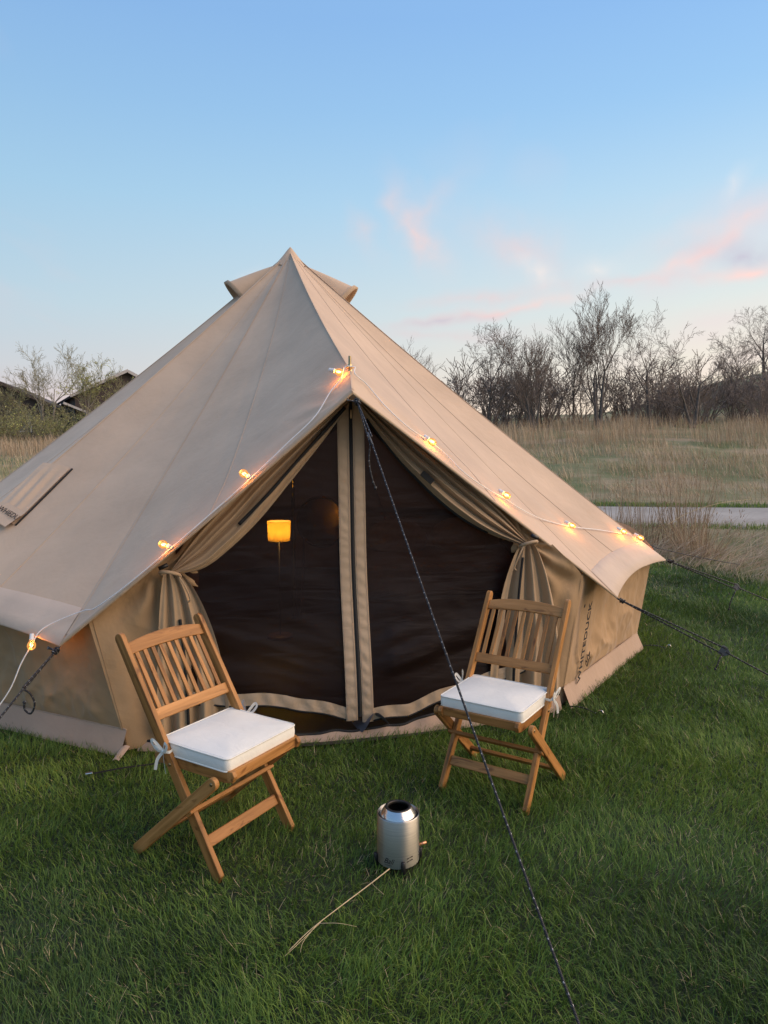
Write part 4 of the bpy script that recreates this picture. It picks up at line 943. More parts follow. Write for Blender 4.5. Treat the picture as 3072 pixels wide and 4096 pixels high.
# ------------------------------------------------------------------ folding chairs
MC = {}
def cached(key, fn):
    if key not in MC: MC[key] = fn()
    return MC[key]
def folding_chair(label, loc, th):
    root = thing('folding_chair', label, 'chair', (loc[0], loc[1], 0), th + math.pi, 'wooden folding chairs in front of the tent')
    Lp = math.hypot(0.5417, 0.8816); e = Vector((0, -0.5417, 0.8816)) / Lp; f = Vector((0, 0.8816, 0.5417)) / Lp    # along post, towards front
    W = 0.424
    def put(name, mesh, mt, mat='wood'): return link(name, mesh, M[mat], root, mt)
    def beam(name, p0, p1, side, d, t, bev=0.003):
        mt, L = beam_matrix(p0, p1, side); return put(name, cached((name, round(L, 4), d, t), lambda: box_mesh(name, L, d, t, bev)), mt)
    # front legs run up to become the back posts: flat boards with rounded tops
    def post():
        h = 0.0225; pts = [(-0.012, -h), (Lp - h, -h)] + [(Lp - h + h * math.sin(a), -h * math.cos(a)) for a in np.linspace(0.2, math.pi - 0.2, 9)] + [(Lp - h, h), (-0.012 + 0.028, h)]
        return prism_mesh('back_post', pts, 0.022, 0.003)
    for s in (-1, 1):
        o = put('back_post', cached('post', post), basis(e, f, e.cross(f), Vector((s * W / 2, 0, 0))))
        for l in (0.475, 0.315):
            link('bolt', cached('bolt', lambda: lathe_mesh('bolt', [(0.0005, 0.003), (0.006, 0.0025), (0.007, 0.0)], 14)), M['bolt'], o, Matrix.Translation((l, 0, s * -0.0112)) @ (Matrix.Rotation(math.pi, 4, 'X') if s > 0 else Matrix.Identity(4)))
    # rear legs cross outside the posts
    X2 = W / 2 + 0.0235; a0, a1 = Vector((0, -0.4613, -0.01)), Vector((0, 0.012, 0.408)); dl = (a1 - a0).normalized(); nl = Vector((0, dl.z, -dl.y)) * -1; Lr = (a1 - a0).length
    def rleg():
        h = 0.0235; pts = [(0.0, -h), (Lr - h, -h)] + [(Lr - h + h * math.sin(a), -h * math.cos(a)) for a in np.linspace(0.2, math.pi - 0.2, 9)] + [(Lr - h, h), (0.035, h)]
        return prism_mesh('rear_leg', pts, 0.022, 0.003)
    for s in (-1, 1):
        o = put('rear_leg', cached('rleg', rleg), basis(dl, nl, dl.cross(nl), Vector((s * X2, a0.y, a0.z))))
        sg = 1 if dl.cross(nl).x * s > 0 else -1
        link('bolt', MC['bolt'], M['bolt'], o, Matrix.Translation((Lr - 0.022, 0, sg * 0.0112)) @ (Matrix.Identity(4) if sg > 0 else Matrix.Rotation(math.pi, 4, 'X')))
    # stretchers
    def on_post(l, off=0.0): return e * l + f * off
    p = on_post(0.150); beam('front_stretcher', (-W / 2 + 0.011, p.y, p.z), (W / 2 - 0.011, p.y, p.z), e, 0.045, 0.016)
    c = a0 + dl * (Lr * 0.655) + Vector((0, dl.z, -dl.y)) * 0.026
    beam('middle_stretcher', (-X2 - 0.006, c.y, c.z), (X2 + 0.006, c.y, c.z), dl, 0.036, 0.016)
    c = a0 + dl * (Lr * 0.22); beam('rear_stretcher', (-X2 + 0.011, c.y, c.z), (X2 - 0.011, c.y, c.z), dl, 0.040, 0.016)
    # back: arched top rail, lower rail, nine slats
    wi = W - 0.022
    def rail():
        n = 17; xs = np.linspace(-wi / 2, wi / 2, n); top = [(x, 0.018 + 0.022 * (1 - (2 * x / wi) ** 2)) for x in xs[::-1]]; bot = [(x, -0.030 + 0.010 * (1 - (2 * x / wi) ** 2)) for x in xs]
        return prism_mesh('top_rail', bot + top, 0.017, 0.003)
    c = on_post(0.965); put('top_rail', cached('rail', rail), basis(Vector((1, 0, 0)), e, Vector((1, 0, 0)).cross(e), c))
    c = on_post(0.672); beam('lower_rail', (-wi / 2, c.y, c.z), (wi / 2, c.y, c.z), e, 0.047, 0.017)
    for i in range(9):
        x = (i - 4) * wi / 9.6; l1 = 0.965 - 0.026 + 0.010 * (1 - (2 * x / wi) ** 2) + 0.004
        p0 = on_post(0.694); p1 = on_post(0.944); beam('back_slat', (x, p0.y, p0.z), (x, p1.y, p1.z), (1, 0, 0), 0.0195, 0.010, 0.0025)
    # seat: side rails, front rail, slats
    for s in (-1, 1):
        xr = s * (W / 2 - 0.0225)
        def srail(): return prism_mesh('seat_rail', [(-0.36, -0.018), (0.020, -0.028), (0.055, -0.022), (0.066, 0.002), (0.058, 0.020), (-0.36, 0.020)], 0.020, 0.003)
        put('seat_rail', cached('srail', srail), basis(Vector((0, 1, 0.03)).normalized(), Vector((0, -0.03, 1)).normalized(), Vector((1, 0, 0)), Vector((xr, 0, 0.414))))
    beam('seat_front_rail', (-W / 2 + 0.012, 0.040, 0.415), (W / 2 - 0.012, 0.040, 0.415), (0, 1, 0), 0.020, 0.040)
    for i in range(5):
        y = -0.02 - i * 0.068; beam('seat_slat', (-W / 2 + 0.034, y, 0.421), (W / 2 - 0.034, y, 0.421), (0, 1, 0), 0.050, 0.013)
    return root
CH_L = ((-0.5089 + 0.004, 2.7324), 1.0241); CH_R = ((0.4516, 3.1634), -0.5731)
folding_chair('wooden folding chair left of the fire pit, turned to the right', *CH_L)
folding_chair('wooden folding chair standing before the lettered right wall', *CH_R)

def rrect(w, d, r, n=8):
    pts = []
    for cx, cy, a in ((w / 2 - r, d / 2 - r, 0), (-w / 2 + r, d / 2 - r, 90), (-w / 2 + r, -d / 2 + r, 180), (w / 2 - r, -d / 2 + r, 270)):
        for t in np.linspace(0, 90, n): pts.append((cx + r * math.cos(rad(a + t)), cy + r * math.sin(rad(a + t))))
    P = np.array(pts); out = []
    for i in range(len(P)):
        a, b = P[i], P[(i + 1) % len(P)]; L = np.linalg.norm(b - a); k = max(1, int(L / 0.02))
        for j in range(k): out.append(a + (b - a) * j / k)
    return np.array(out)
def cushion(label, loc, th, seed):
    root = thing('seat_cushion', label, 'cushion', (loc[0], loc[1], 0.428), th + math.pi, 'white seat cushions on the folding chairs')
    O = rrect(0.405, 0.365, 0.022); cy = -0.146; H = 0.052
    rows = []
    for s in np.linspace(0.0005, 1, 16): rows.append((s, H + 0.017 * (1 - s ** 2.5)))
    for h in np.linspace(0.92, 0.08, 7): rows.append((1 + 0.014 * math.sin(math.pi * h), H * h))
    for s in (0.98, 0.6, 0.1): rows.append((s, 0.0))
    G = np.array([[(o[0] * s, o[1] * s + cy, z) for o in O] for s, z in rows])
    q = G.reshape(-1, 3); G[..., 2] += 0.006 * (fbm(q * 11 + seed, 3, seed).reshape(G.shape[:2]) - 0.5) * (np.arange(len(rows)) < 16)[:, None]
    G[:16, :, 2] += 0.010 * np.clip(-(G[:16, :, 1] - cy) / 0.18, 0, 1) * 0.4
    link('cover', grid_mesh('cover', G, closed_u=True), M['cushion'], root, Matrix.Identity(4))
    for z, s in ((H, 1.006), (0.004, 1.004)):
        P = np.array([(o[0] * s, o[1] * s + cy, z) for o in O] + [(O[0][0] * s, O[0][1] * s + cy, z)])
        if z == H: P[:, 2] += 0.010 * np.clip(-(P[:, 1] - cy) / 0.18, 0, 1) * 0.4
        link('piping', tube_mesh('piping', P, 0.0032, 6, False), M['cushion'], root, Matrix.Identity(4))
    for s in (-1, 1):      # tape ties in bows round the back posts
        x0 = s * 0.205; y0 = -0.318; xo = s * 0.232; c = np.array([xo + s * 0.004, -0.268, 0.030])
        def tape(pts, name='tie'): 
            p = spline(pts, 20); G = np.stack([p + [0, 0, 0.0055], p - [0, 0, 0.0055]], 1); T, A, B = frames(p)
            G = np.stack([p - B * 0.006, p + A * 0.001, p + B * 0.006], 1); link(name, grid_mesh(name, G), M['cushion'], root, Matrix.Identity(4))
        tape([(x0, y0 + 0.005, 0.03), (xo - s * 0.004, y0 - 0.012, 0.034), (xo + s * 0.004, -0.29, 0.034), c])
        tape([(x0, -0.25, 0.03), (xo, -0.24, 0.032), c])
        for k in (-1, 1):
            tape([c, c + [s * 0.02, k * 0.030, 0.045], c + [s * 0.02, k * 0.042, 0.035], c + [s * 0.012, k * 0.02, 0.005], c])
            tape([c, c + [s * 0.014, k * 0.018, -0.03], c + [s * 0.016, k * 0.030, -0.075]])
        link('bow_knot', lathe_mesh('bow_knot', [(0.0005, 0.007), (0.006, 0.005), (0.008, 0), (0.006, -0.005), (0.0005, -0.007)], 10), M['cushion'], root, Matrix.Translation(tuple(c)))
cushion('white cushion tied to the chair left of the fire pit', *CH_L, 71)
cushion('white cushion on the chair before the lettered wall', *CH_R, 83)

# ------------------------------------------------------------------ small steel fire pit
FP = (0.055, 2.665)
fp = thing('fire_pit', 'small brushed steel fire pit standing between the chairs', 'fire pit', (FP[0], FP[1], 0.0))
I4 = Matrix.Identity(4)
link('body', lathe_mesh('body', [(0.060, 0.030), (0.080, 0.030), (0.083, 0.033), (0.083, 0.214), (0.0815, 0.2175), (0.079, 0.216), (0.0785, 0.206), (0.071, 0.205)], 72), M['steel'], fp, I4)
link('rim_groove', lathe_mesh('rim_groove', [(0.0785, 0.207), (0.0705, 0.206), (0.070, 0.211)], 72), M['steel_dark'], fp, I4)
link('top_ring', lathe_mesh('top_ring', [(0.0725, 0.208), (0.071, 0.214), (0.064, 0.222), (0.054, 0.237), (0.050, 0.2405)], 72), M['steel_smooth'], fp, I4)
link('flame_lip', lathe_mesh('flame_lip', [(0.0515, 0.2400), (0.050, 0.2425), (0.041, 0.2425), (0.040, 0.240), (0.0405, 0.232)], 72), M['steel_dark'], fp, I4)
link('burn_chamber', lathe_mesh('burn_chamber', [(0.041, 0.236), (0.060, 0.228), (0.066, 0.20), (0.066, 0.05), (0.001, 0.05)], 48), M['steel_dark'], fp, I4)
hole = cached('hole', lambda: lathe_mesh('air_hole', [(0.0005, 0.0), (0.004, 0.0)], 10))
for k in range(10):
    a = rad(36 * k + 10); link('air_hole', hole, M['steel_smooth'], fp, Matrix.Translation((0.0655 * math.cos(a), 0.0655 * math.sin(a), 0.195)) @ Matrix.Rotation(a + math.pi, 4, 'Z') @ Matrix.Rotation(rad(90), 4, 'Y'))
for k, deg in enumerate((-78, 12, 102, 192)):
    a = rad(deg); c = (0.089 * math.cos(a), 0.089 * math.sin(a))
    link('leg', cached('fleg', lambda: lathe_mesh('leg', [(0.0005, 0.068), (0.006, 0.068), (0.0085, 0.065), (0.0085, 0.0), (0.0005, 0.0)], 16)), M['black'], fp, Matrix.Translation((c[0], c[1], -0.005)))
    link('leg_bracket', cached('lbr', lambda: box_mesh('leg_bracket', 0.07, 0.012, 0.008, 0.002)), M['black'], fp, Matrix.Translation((0.055 * math.cos(a), 0.055 * math.sin(a), 0.026)) @ Matrix.Rotation(a, 4, 'Z'))
def curved_text(mesh, a0, z0, R=0.0836):
    for v in mesh.vertices:
        a = a0 + v.co.x / R; r = R + v.co.z; v.co = (r * math.cos(a), r * math.sin(a), z0 + v.co.y)
    return mesh
link('lettering', curved_text(text_mesh('Bali', 0.030, 0.0003, 0.45, 0.95), rad(-132), 0.050), M['print'], fp, I4)
link('lettering', curved_text(text_mesh('OUTDOORS', 0.0055, 0.0002), rad(-129), 0.042), M['print'], fp, I4)
for z in (0.060, 0.072):      # two slanted air slots
    m = box_mesh('air_slot', 0.026, 0.0035, 0.0006, 0.0012, 2)
    for v in m.vertices: v.co.y += 0.16 * v.co.x
    link('air_slot', curved_text(m, rad(-58), z), M['black'], fp, I4)
for z in (0.060, 0.072):
    m = box_mesh('air_slot', 0.026, 0.0035, 0.0006, 0.0012, 2)
    for v in m.vertices: v.co.y += 0.16 * v.co.x
    link('air_slot', curved_text(m, rad(-12), z), M['black'], fp, I4)
link('valve', tube_mesh('valve', np.array([(0.084, 0.020, 0.072), (0.112, 0.028, 0.078)]), 0.006, 10), mat_simple('copper', (0.75, 0.36, 0.20), 0.35, 0.8), fp, I4)

# dry stalk lying on the lawn
st = thing('dry_stalk', 'pale dry grass stalk lying on the lawn before the fire pit', 'stalk', (-0.14, 2.25, 0.05))
def stk(pts, r0, r1):
    p = spline(pts, 30); link('stem', tube_mesh('stem', p, np.linspace(r0, r1, 30), 5), M['stalk'], st)
M['stalk'] = mat_simple('dry_stalk', (0.55, 0.42, 0.25), 0.7)
stk([(0.02, 2.50, 0.085), (-0.06, 2.41, 0.075), (-0.15, 2.30, 0.072), (-0.24, 2.19, 0.066), (-0.30, 2.115, 0.05)], 0.0022, 0.0012)
stk([(-0.21, 2.225, 0.068), (-0.275, 2.12, 0.065), (-0.31, 2.09, 0.05)], 0.0012, 0.0006)
stk([(-0.22, 2.215, 0.068), (-0.255, 2.13, 0.07), (-0.262, 2.10, 0.055)], 0.0010, 0.0005)
stk([(-0.215, 2.22, 0.068), (-0.15, 2.21, 0.075), (-0.09, 2.215, 0.06)], 0.0010, 0.0005)
stk([(-0.035, 2.44, 0.078), (-0.04, 2.42, 0.076), (0.0, 2.385, 0.06)], 0.0010, 0.0005)
# ==CUT==
# ------------------------------------------------------------------ grass
def blades(base, length, az, lean0, lean1, width, v, levels=3, twist=None):
    """curved tapering blades as triangles; returns V, F, attr"""
    n = len(base); K = levels
    d = np.stack([np.cos(az), np.sin(az), 0 * az], -1)
    tw = az + np.pi / 2 + (twist if twist is not None else 0)
    sdv = np.stack([np.cos(tw), np.sin(tw), 0 * az], -1)
    P = [base]; p = base.copy()
    for k in range(K):
        ang = lean0 + (lean1 - lean0) * (k / max(1, K - 1))
        p = p + (length / K)[:, None] * (np.cos(ang)[:, None] * np.array([0, 0, 1.0]) + np.sin(ang)[:, None] * d); P.append(p)
    nv = 2 * K + 1; V = np.zeros((n, nv, 3)); prof = [1.0, 0.92, 0.66, 0.4, 0.3]
    for k in range(K):
        w = (width * 0.5 * prof[k])[:, None] * sdv; V[:, 2 * k] = P[k] - w; V[:, 2 * k + 1] = P[k] + w
    V[:, 2 * K] = P[K]
    f = []
    for k in range(K - 1): a = 2 * k; f += [(a, a + 1, a + 3), (a, a + 3, a + 2)]
    a = 2 * (K - 1); f.append((a, a + 1, a + 2)); f = np.array(f)
    F = (np.arange(n)[:, None, None] * nv + f[None]).reshape(-1, 3)
    return V.reshape(-1, 3), F, np.repeat(v, nv)

def join(parts):
    Vs, Fs, As, o = [], [], [], 0
    for V, F, A in parts: Vs.append(V); Fs.append(F + o); As.append(A); o += len(V)
    return np.concatenate(Vs), np.concatenate(Fs), np.concatenate(As)

def in_tent(x, y, grow=0.0):
    r = np.hypot(x - TC[0], y - TC[1]); front = (x - DM[0]) * DN[0] + (y - DM[1]) * DN[1]; s = (x - DM[0]) * DS[0] + (y - DM[1]) * DS[1]
    return (r < 3.08 + grow) & (front < 0.15 * np.cos(np.clip(s / 1.26, -1, 1) * np.pi / 2) + 0.02 + grow)

def lawn():
    parts = []
    for y0, y1, dens, wd in ((1.45, 2.3, 17000, 0.0026), (2.3, 3.2, 15000, 0.0028), (3.2, 4.2, 11500, 0.0032), (4.2, 5.6, 8000, 0.0040), (5.6, 7.5, 5200, 0.0050), (7.5, 11.2, 3000, 0.0070)):
        hw = 0.58 * y1 + 0.70; x0, x1 = -hw, hw
        if y0 > 4.1: x0 = 0.9 + 0.2 * (y0 - 4)
        n = int((x1 - x0) * (y1 - y0) * dens); x = rng.uniform(x0, x1, n); y = rng.uniform(y0, y1, n)
        keep = ~in_tent(x, y, -0.06 if y0 < 4 else -0.02) & (np.hypot(x - FP[0], y - FP[1]) > 0.078)
        c2 = fbm(np.stack([x * 1.1, y * 1.1, 0 * x], -1), 3, 81); keep &= (rng.random(n) < 0.66 + 0.8 * (c2 - 0.2))
        edge = y < lawn_edge(x) + 0.5 * rng.standard_normal(n); keep &= edge
        x, y = x[keep], y[keep]; n = len(x)
        q = np.stack([x, y, 0 * x], -1)
        patch = fbm(q * 1.5, 3, 90); tuft = fbm(q * 7, 3, 95); tone = fbm(q * 0.9 + 31, 4, 99)
        L = (0.036 + 0.040 * patch + 0.022 * (tuft - 0.5)) * rng.uniform(0.6, 1.4, n)
        if y0 > 4: L *= 1.05
        flow = 2 * np.pi * 1.6 * fbm(q * 1.8 + 7, 3, 103) + 2.2 * (fbm(q * 9, 2, 104) - 0.5)
        az = flow + rng.normal(0, 1.25, n)
        l0 = np.abs(rng.normal(0.22, 0.20, n)) + 0.25 * (1 - tuft); l1 = l0 + np.abs(rng.normal(0.65, 0.40, n))
        v = np.clip(0.10 + 0.85 * (tone - 0.5) * 1.6 + 0.36 + rng.normal(0, 0.17, n), 0.0, 0.915)
        dead = rng.random(n) < 0.035 + 0.05 * np.clip((0.36 - patch) * 6, 0, 1); v = np.where(dead, rng.uniform(0.95, 1.0, n), v)
        l0 = np.where(dead, l0 + 0.5, l0)
        w = wd * rng.uniform(0.7, 1.25, n)
        parts.append(blades(np.stack([x, y, terrain(x, y) - 0.004], -1), L, az, l0, l1, w, v, 3, rng.normal(0, 0.5, n)))
    V, F, A = join(parts)
    o = link('lawn_grass', raw_mesh('lawn_grass', V, F, True, {'v': A}), M['lawn'])
    tag(o, 'tousled green lawn grass around the tent and chairs', 'grass', kind='stuff')
lawn()

def verge():
    n = 9000; x = rng.uniform(-22, 22, n); t = rng.uniform(0.0, 0.75, n); y = path_mid(x) + PATH_W / 2 + t
    n2 = 9000; x2 = rng.uniform(-22, 22, n2); y2 = path_mid(x2) - PATH_W / 2 - rng.uniform(0, 0.5, n2)
    x = np.concatenate([x, x2]); y = np.concatenate([y, y2]); k = (x / y > 0.10) | (x / y < -0.38); x, y = x[k], y[k]; n = len(x)
    V, F, A = blades(np.stack([x, y, terrain(x, y) - 0.03], -1), rng.uniform(0.08, 0.17, n), rng.uniform(0, 6.28, n), np.abs(rng.normal(0.1, 0.15, n)), np.abs(rng.normal(0.6, 0.3, n)), np.full(n, 0.014), rng.uniform(0.3, 0.9, n), 2)
    o = link('verge_grass', raw_mesh('verge_grass', V, F, True, {'v': A}), M['lawn']); tag(o, 'strip of short green grass edging the footpath', 'grass', kind='stuff')
verge()

def meadow():
    parts = []
    def zone(n, yr, hr, wd, vr, lean, far, xr=None, cl=0.5, seed=0, flat=0.0):
        y = rng.uniform(yr[0], yr[1], n); hw = 0.60 * y + 3
        x = rng.uniform(-1, 1, n) * hw
        k = (x / y > 0.06) | (x / y < -0.34); k &= np.abs(y - path_mid(x)) > PATH_W / 2 + far
        if xr: k &= (x > xr[0]) & (x < xr[1])
        c = fbm(np.stack([x * 0.55, y * 0.35, 0 * x + seed], -1), 4, 120 + seed); k &= rng.random(n) < np.clip(0.5 + (c - cl) * 5, 0.04, 1)
        x, y, c = x[k], y[k], c[k]; n = len(x)
        h = rng.uniform(hr[0], hr[1], n) * (0.25 + 1.5 * c); az = rng.normal(2.6, 1.1, n)
        v = np.clip(rng.uniform(vr[0], vr[1], n) + (c - 0.5) * 0.3, 0, 0.97)
        parts.append(blades(np.stack([x, y, terrain(x, y) - 0.03], -1), h, az, np.abs(rng.normal(lean, 0.12, n)) + flat, np.abs(rng.normal(lean * 2.2, 0.25, n)) + flat * 1.3, wd * rng.uniform(0.7, 1.4, n) * (y / yr[1]), v, 3))
    zone(17000, (17.0, 24), (0.16, 0.34), 0.016, (0.45, 0.85), 0.5, 0.8, seed=1)
    zone(14000, (17.2, 30), (0.12, 0.30), 0.020, (0.98, 1.1), 0.4, 0.6, seed=2, cl=0.50)
    zone(3500, (17.2, 26), (0.45, 0.80), 0.010, (0.15, 0.6), 0.15, 0.7, seed=3)
    zone(20000, (23, 36), (0.26, 0.55), 0.020, (0.4, 0.88), 0.28, 0, seed=4, cl=0.52)
    zone(12000, (23, 36), (0.14, 0.34), 0.026, (0.98, 1.1), 0.4, 0, seed=5)
    zone(21000, (34, 50), (0.65, 1.10), 0.024, (0.30, 0.85), 0.16, 0, seed=6, cl=0.46)
    V, F, A = join(parts)
    o = link('meadow_grass', raw_mesh('meadow_grass', V, F, True, {'v': A}), M['straw']); tag(o, 'tall dry tan meadow grass beyond the footpath', 'grass', kind='stuff')
    # flattened dry grass this side of the path, right
    parts.clear(); n = 11000
    x = rng.uniform(2.6, 12.5, n); e_ = lawn_edge(x); y = e_ + (path_mid(x) - PATH_W / 2 - e_) * rng.uniform(-0.06, 1.0, n); k = (y < path_mid(x) - PATH_W / 2 - 0.1); x, y = x[k], y[k]; n = len(x)
    c = fbm(np.stack([x * 0.8, y * 0.8, 0 * x], -1), 3, 140); k = rng.random(n) < np.clip(0.55 + (c - 0.5) * 4, 0.1, 1); x, y, c = x[k], y[k], c[k]; n = len(x)
    az = 0.25 + rng.normal(0, 0.45, n) + 1.2 * (c - 0.5); L = rng.uniform(0.35, 1.0, n)
    parts.append(blades(np.stack([x, y, terrain(x, y) + rng.uniform(0.0, 0.20, n) * c], -1), L, az, rng.normal(1.25, 0.14, n), rng.normal(1.55, 0.12, n), rng.uniform(0.006, 0.011, n), np.clip(rng.uniform(0.1, 0.85, n), 0, 0.9), 3, rng.normal(0, 1.2, n)))
    n = 5200; x = rng.uniform(1.8, 12, n); e_ = lawn_edge(x); y = e_ + (path_mid(x) - PATH_W / 2 - e_) * rng.uniform(-0.15, 1.0, n); k = (y < path_mid(x) - PATH_W / 2 - 0.02); x, y = x[k], y[k]; n = len(x)
    parts.append(blades(np.stack([x, y, terrain(x, y) - 0.01], -1), rng.uniform(0.08, 0.24, n), rng.uniform(0, 6.28, n), np.abs(rng.normal(0.3, 0.2, n)), np.abs(rng.normal(0.9, 0.3, n)), np.full(n, 0.009), rng.uniform(0.92, 1.0, n), 3))
    V, F, A = join(parts)
    o = link('flattened_grass', raw_mesh('flattened_grass', V, F, True, {'v': A}), M['straw']); tag(o, 'flattened brown dry grass between lawn and footpath', 'grass', kind='stuff')
meadow()

def grass_clump(label, x, y, n, r, h, lean, seed, vr=(0.1, 0.7), wd=0.007):
    g = np.random.default_rng(seed); a = g.uniform(0, 6.28, n); rr_ = r * np.sqrt(g.random(n))
    bx, by = x + rr_ * np.cos(a), y + rr_ * np.sin(a)
    az = np.where(g.random(n) < 0.6, a, g.uniform(0, 6.28, n)); H = h * g.uniform(0.35, 1.0, n) ** 0.7
    l0 = np.abs(g.normal(lean, 0.10, n)); short = H < 0.5 * h; l0 = np.where(short, l0 + 0.45, l0)
    V, F, A = blades(np.stack([bx, by, terrain(bx, by) - 0.02], -1), H, az, l0, l0 + np.abs(g.normal(0.20, 0.16, n)) + np.where(short, 0.5, 0), wd * g.uniform(0.6, 1.2, n), g.uniform(*vr, n), 4, g.normal(0, 1.0, n))
    root = thing('grass_clump', label, 'grass clump', (x, y, float(terrain(x, y))), 0, 'tall dry grass clumps by the footpath')
    link('stems', raw_mesh('stems', V, F, True, {'v': A}), M['straw'], root)
    m = int(n * 0.16); i = g.choice(n, m, replace=False); tip = V.reshape(n, -1, 3)[i, -1]
    k = 7; b = np.repeat(tip, k, 0) - g.uniform(0, 0.20, m * k)[:, None] * np.array([0, 0, 1.0]) + g.normal(0, 0.008, (m * k, 3))
    V, F, A = blades(b, g.uniform(0.03, 0.07, m * k), g.uniform(0, 6.28, m * k), np.full(m * k, 0.5), np.full(m * k, 0.9), np.full(m * k, 0.007), g.uniform(0.05, 0.5, m * k), 2)
    link('seed_heads', raw_mesh('seed_heads', V, F, True, {'v': A}), M['straw'], root)['kind'] = 'stuff'
grass_clump('reddish upright dry grass clump just beyond the right eave', 4.15, 11.3, 90, 0.30, 1.40, 0.09, 5, (0.0, 0.55), 0.010)
grass_clump('thin sparse grass clump nearest the tent roof, before the path', 3.85, 12.2, 60, 0.45, 1.25, 0.12, 6, (0.1, 0.6), 0.010)
grass_clump('largest feathery tan grass clump standing before the footpath', 4.85, 11.4, 190, 0.34, 1.60, 0.10, 7, (0.2, 0.85), 0.010)
grass_clump('leaning straw coloured clump fanning over the flattened grass', 4.75, 10.6, 230, 0.34, 0.95, 0.50, 8, (0.3, 0.88), 0.008)
def arching_stem(label, pts):
    root = thing('arching_stem', label, 'grass stem', tuple(pts[0])); p = spline(pts, 40); link('stem', tube_mesh('stem', p, np.linspace(0.007, 0.003, 40), 5), M['stalk'], root)
arching_stem('pale dry stem arching over the flattened grass', [(4.4, 11.0, 0.50), (4.75, 11.0, 0.70), (5.2, 11.0, 0.84), (5.75, 11.1, 0.90)])

# ------------------------------------------------------------------ trees
def seg_mesh(name, S, sides):
    """S rows: p0(3) p1(3) r0 r1"""
    S = np.asarray(S, float); p0, p1, r0, r1 = S[:, :3], S[:, 3:6], S[:, 6], S[:, 7]
    t = p1 - p0; t /= np.linalg.norm(t, axis=1, keepdims=True) + 1e-9
    ref = np.where(np.abs(t[:, 2:3]) < 0.9, np.array([[0, 0, 1.0]]), np.array([[1.0, 0, 0]])); a = np.cross(t, ref); a /= np.linalg.norm(a, axis=1, keepdims=True); b = np.cross(t, a)
    th = np.linspace(0, 2 * np.pi, sides, endpoint=False)
    ring = np.cos(th)[None, :, None] * a[:, None] + np.sin(th)[None, :, None] * b[:, None]
    V = np.concatenate([p0[:, None] + ring * r0[:, None, None], p1[:, None] + t[:, None] * 0.0 + ring * r1[:, None, None]], 1)
    i = np.arange(sides); j = (i + 1) % sides
    f = np.stack([i, j, j + sides, i + sides], -1)
    F = (np.arange(len(S))[:, None, None] * 2 * sides + f[None]).reshape(-1, 4)
    return raw_mesh(name, V.reshape(-1, 3), F, True)

def grow_tree(seed, H, r0, stems=1, spread=0.3, maxlev=4, trop=0.10, ang=(0.45, 0.85), rmin=0.010, kids=(1, 2), stem_len=0.62):
    R = random.Random(seed); segs = []
    def rv(): return Vector((R.gauss(0, 1), R.gauss(0, 1), R.gauss(0, 1)))
    def grow(p, d, L, r, lev):
        ns = 5 if lev == 0 else 4 if lev < 3 else 3; st_ = L / ns; wob = 0.06 + 0.028 * lev
        for i in range(ns):
            d = (d + rv() * wob * 0.55 + Vector((0, 0, trop))).normalized(); q = p + d * st_
            ra = max(rmin, r * (1 - 0.62 * i / ns)); rb = max(rmin * 0.8, r * (1 - 0.62 * (i + 1) / ns))
            segs.append((*p, *q, ra, rb, lev)); p = q
            if lev < maxlev and (i >= 1 or lev > 1):
                for c in range(int(kids[0] + R.random() * (kids[1] - kids[0]) + R.random()) if i < ns - 1 else 2):
                    ax = d.cross(rv()).normalized(); a = R.uniform(*ang); cd = Matrix.Rotation(a, 3, ax) @ d
                    grow(q, cd, L * R.uniform(0.46, 0.70), rb * R.uniform(0.50, 0.72), lev + 1)
    for s in range(stems):
        a = R.uniform(0, 6.28); t = R.uniform(0.3, 1) * spread; d = Vector((math.cos(a) * t, math.sin(a) * t, 1)).normalized()
        grow(Vector((math.cos(a) * 0.12 * (stems > 1), math.sin(a) * 0.12 * (stems > 1), -0.1)), d, H * stem_len * R.uniform(0.8, 1.05), r0 * (0.7 + 0.3 * R.random()), 0)
    S = np.array(segs); S[:, :6].reshape(-1, 2, 3)
    top = S[:, 5].max(); k = H / top; S[:, :6] *= k; return S

def leaves_mesh(name, S, n, size, seed):
    g = np.random.default_rng(seed); T = S[S[:, 8] >= S[:, 8].max() - 1]; i = g.integers(0, len(T), n)
    c = T[i, :3] + (T[i, 3:6] - T[i, :3]) * g.random((n, 1)) + g.normal(0, 0.08, (n, 3)); a = g.normal(0, 1, (n, 3)); a /= np.linalg.norm(a, axis=1, keepdims=True); b = np.cross(a, g.normal(0, 1, (n, 3))); b /= np.linalg.norm(b, axis=1, keepdims=True)
    s = size * g.uniform(0.5, 1.3, (n, 1)); V = np.stack([c - a * s, c + b * s * 0.45, c + a * s, c - b * s * 0.45], 1); return raw_mesh(name, V.reshape(-1, 3), np.arange(4 * n).reshape(n, 4), True)

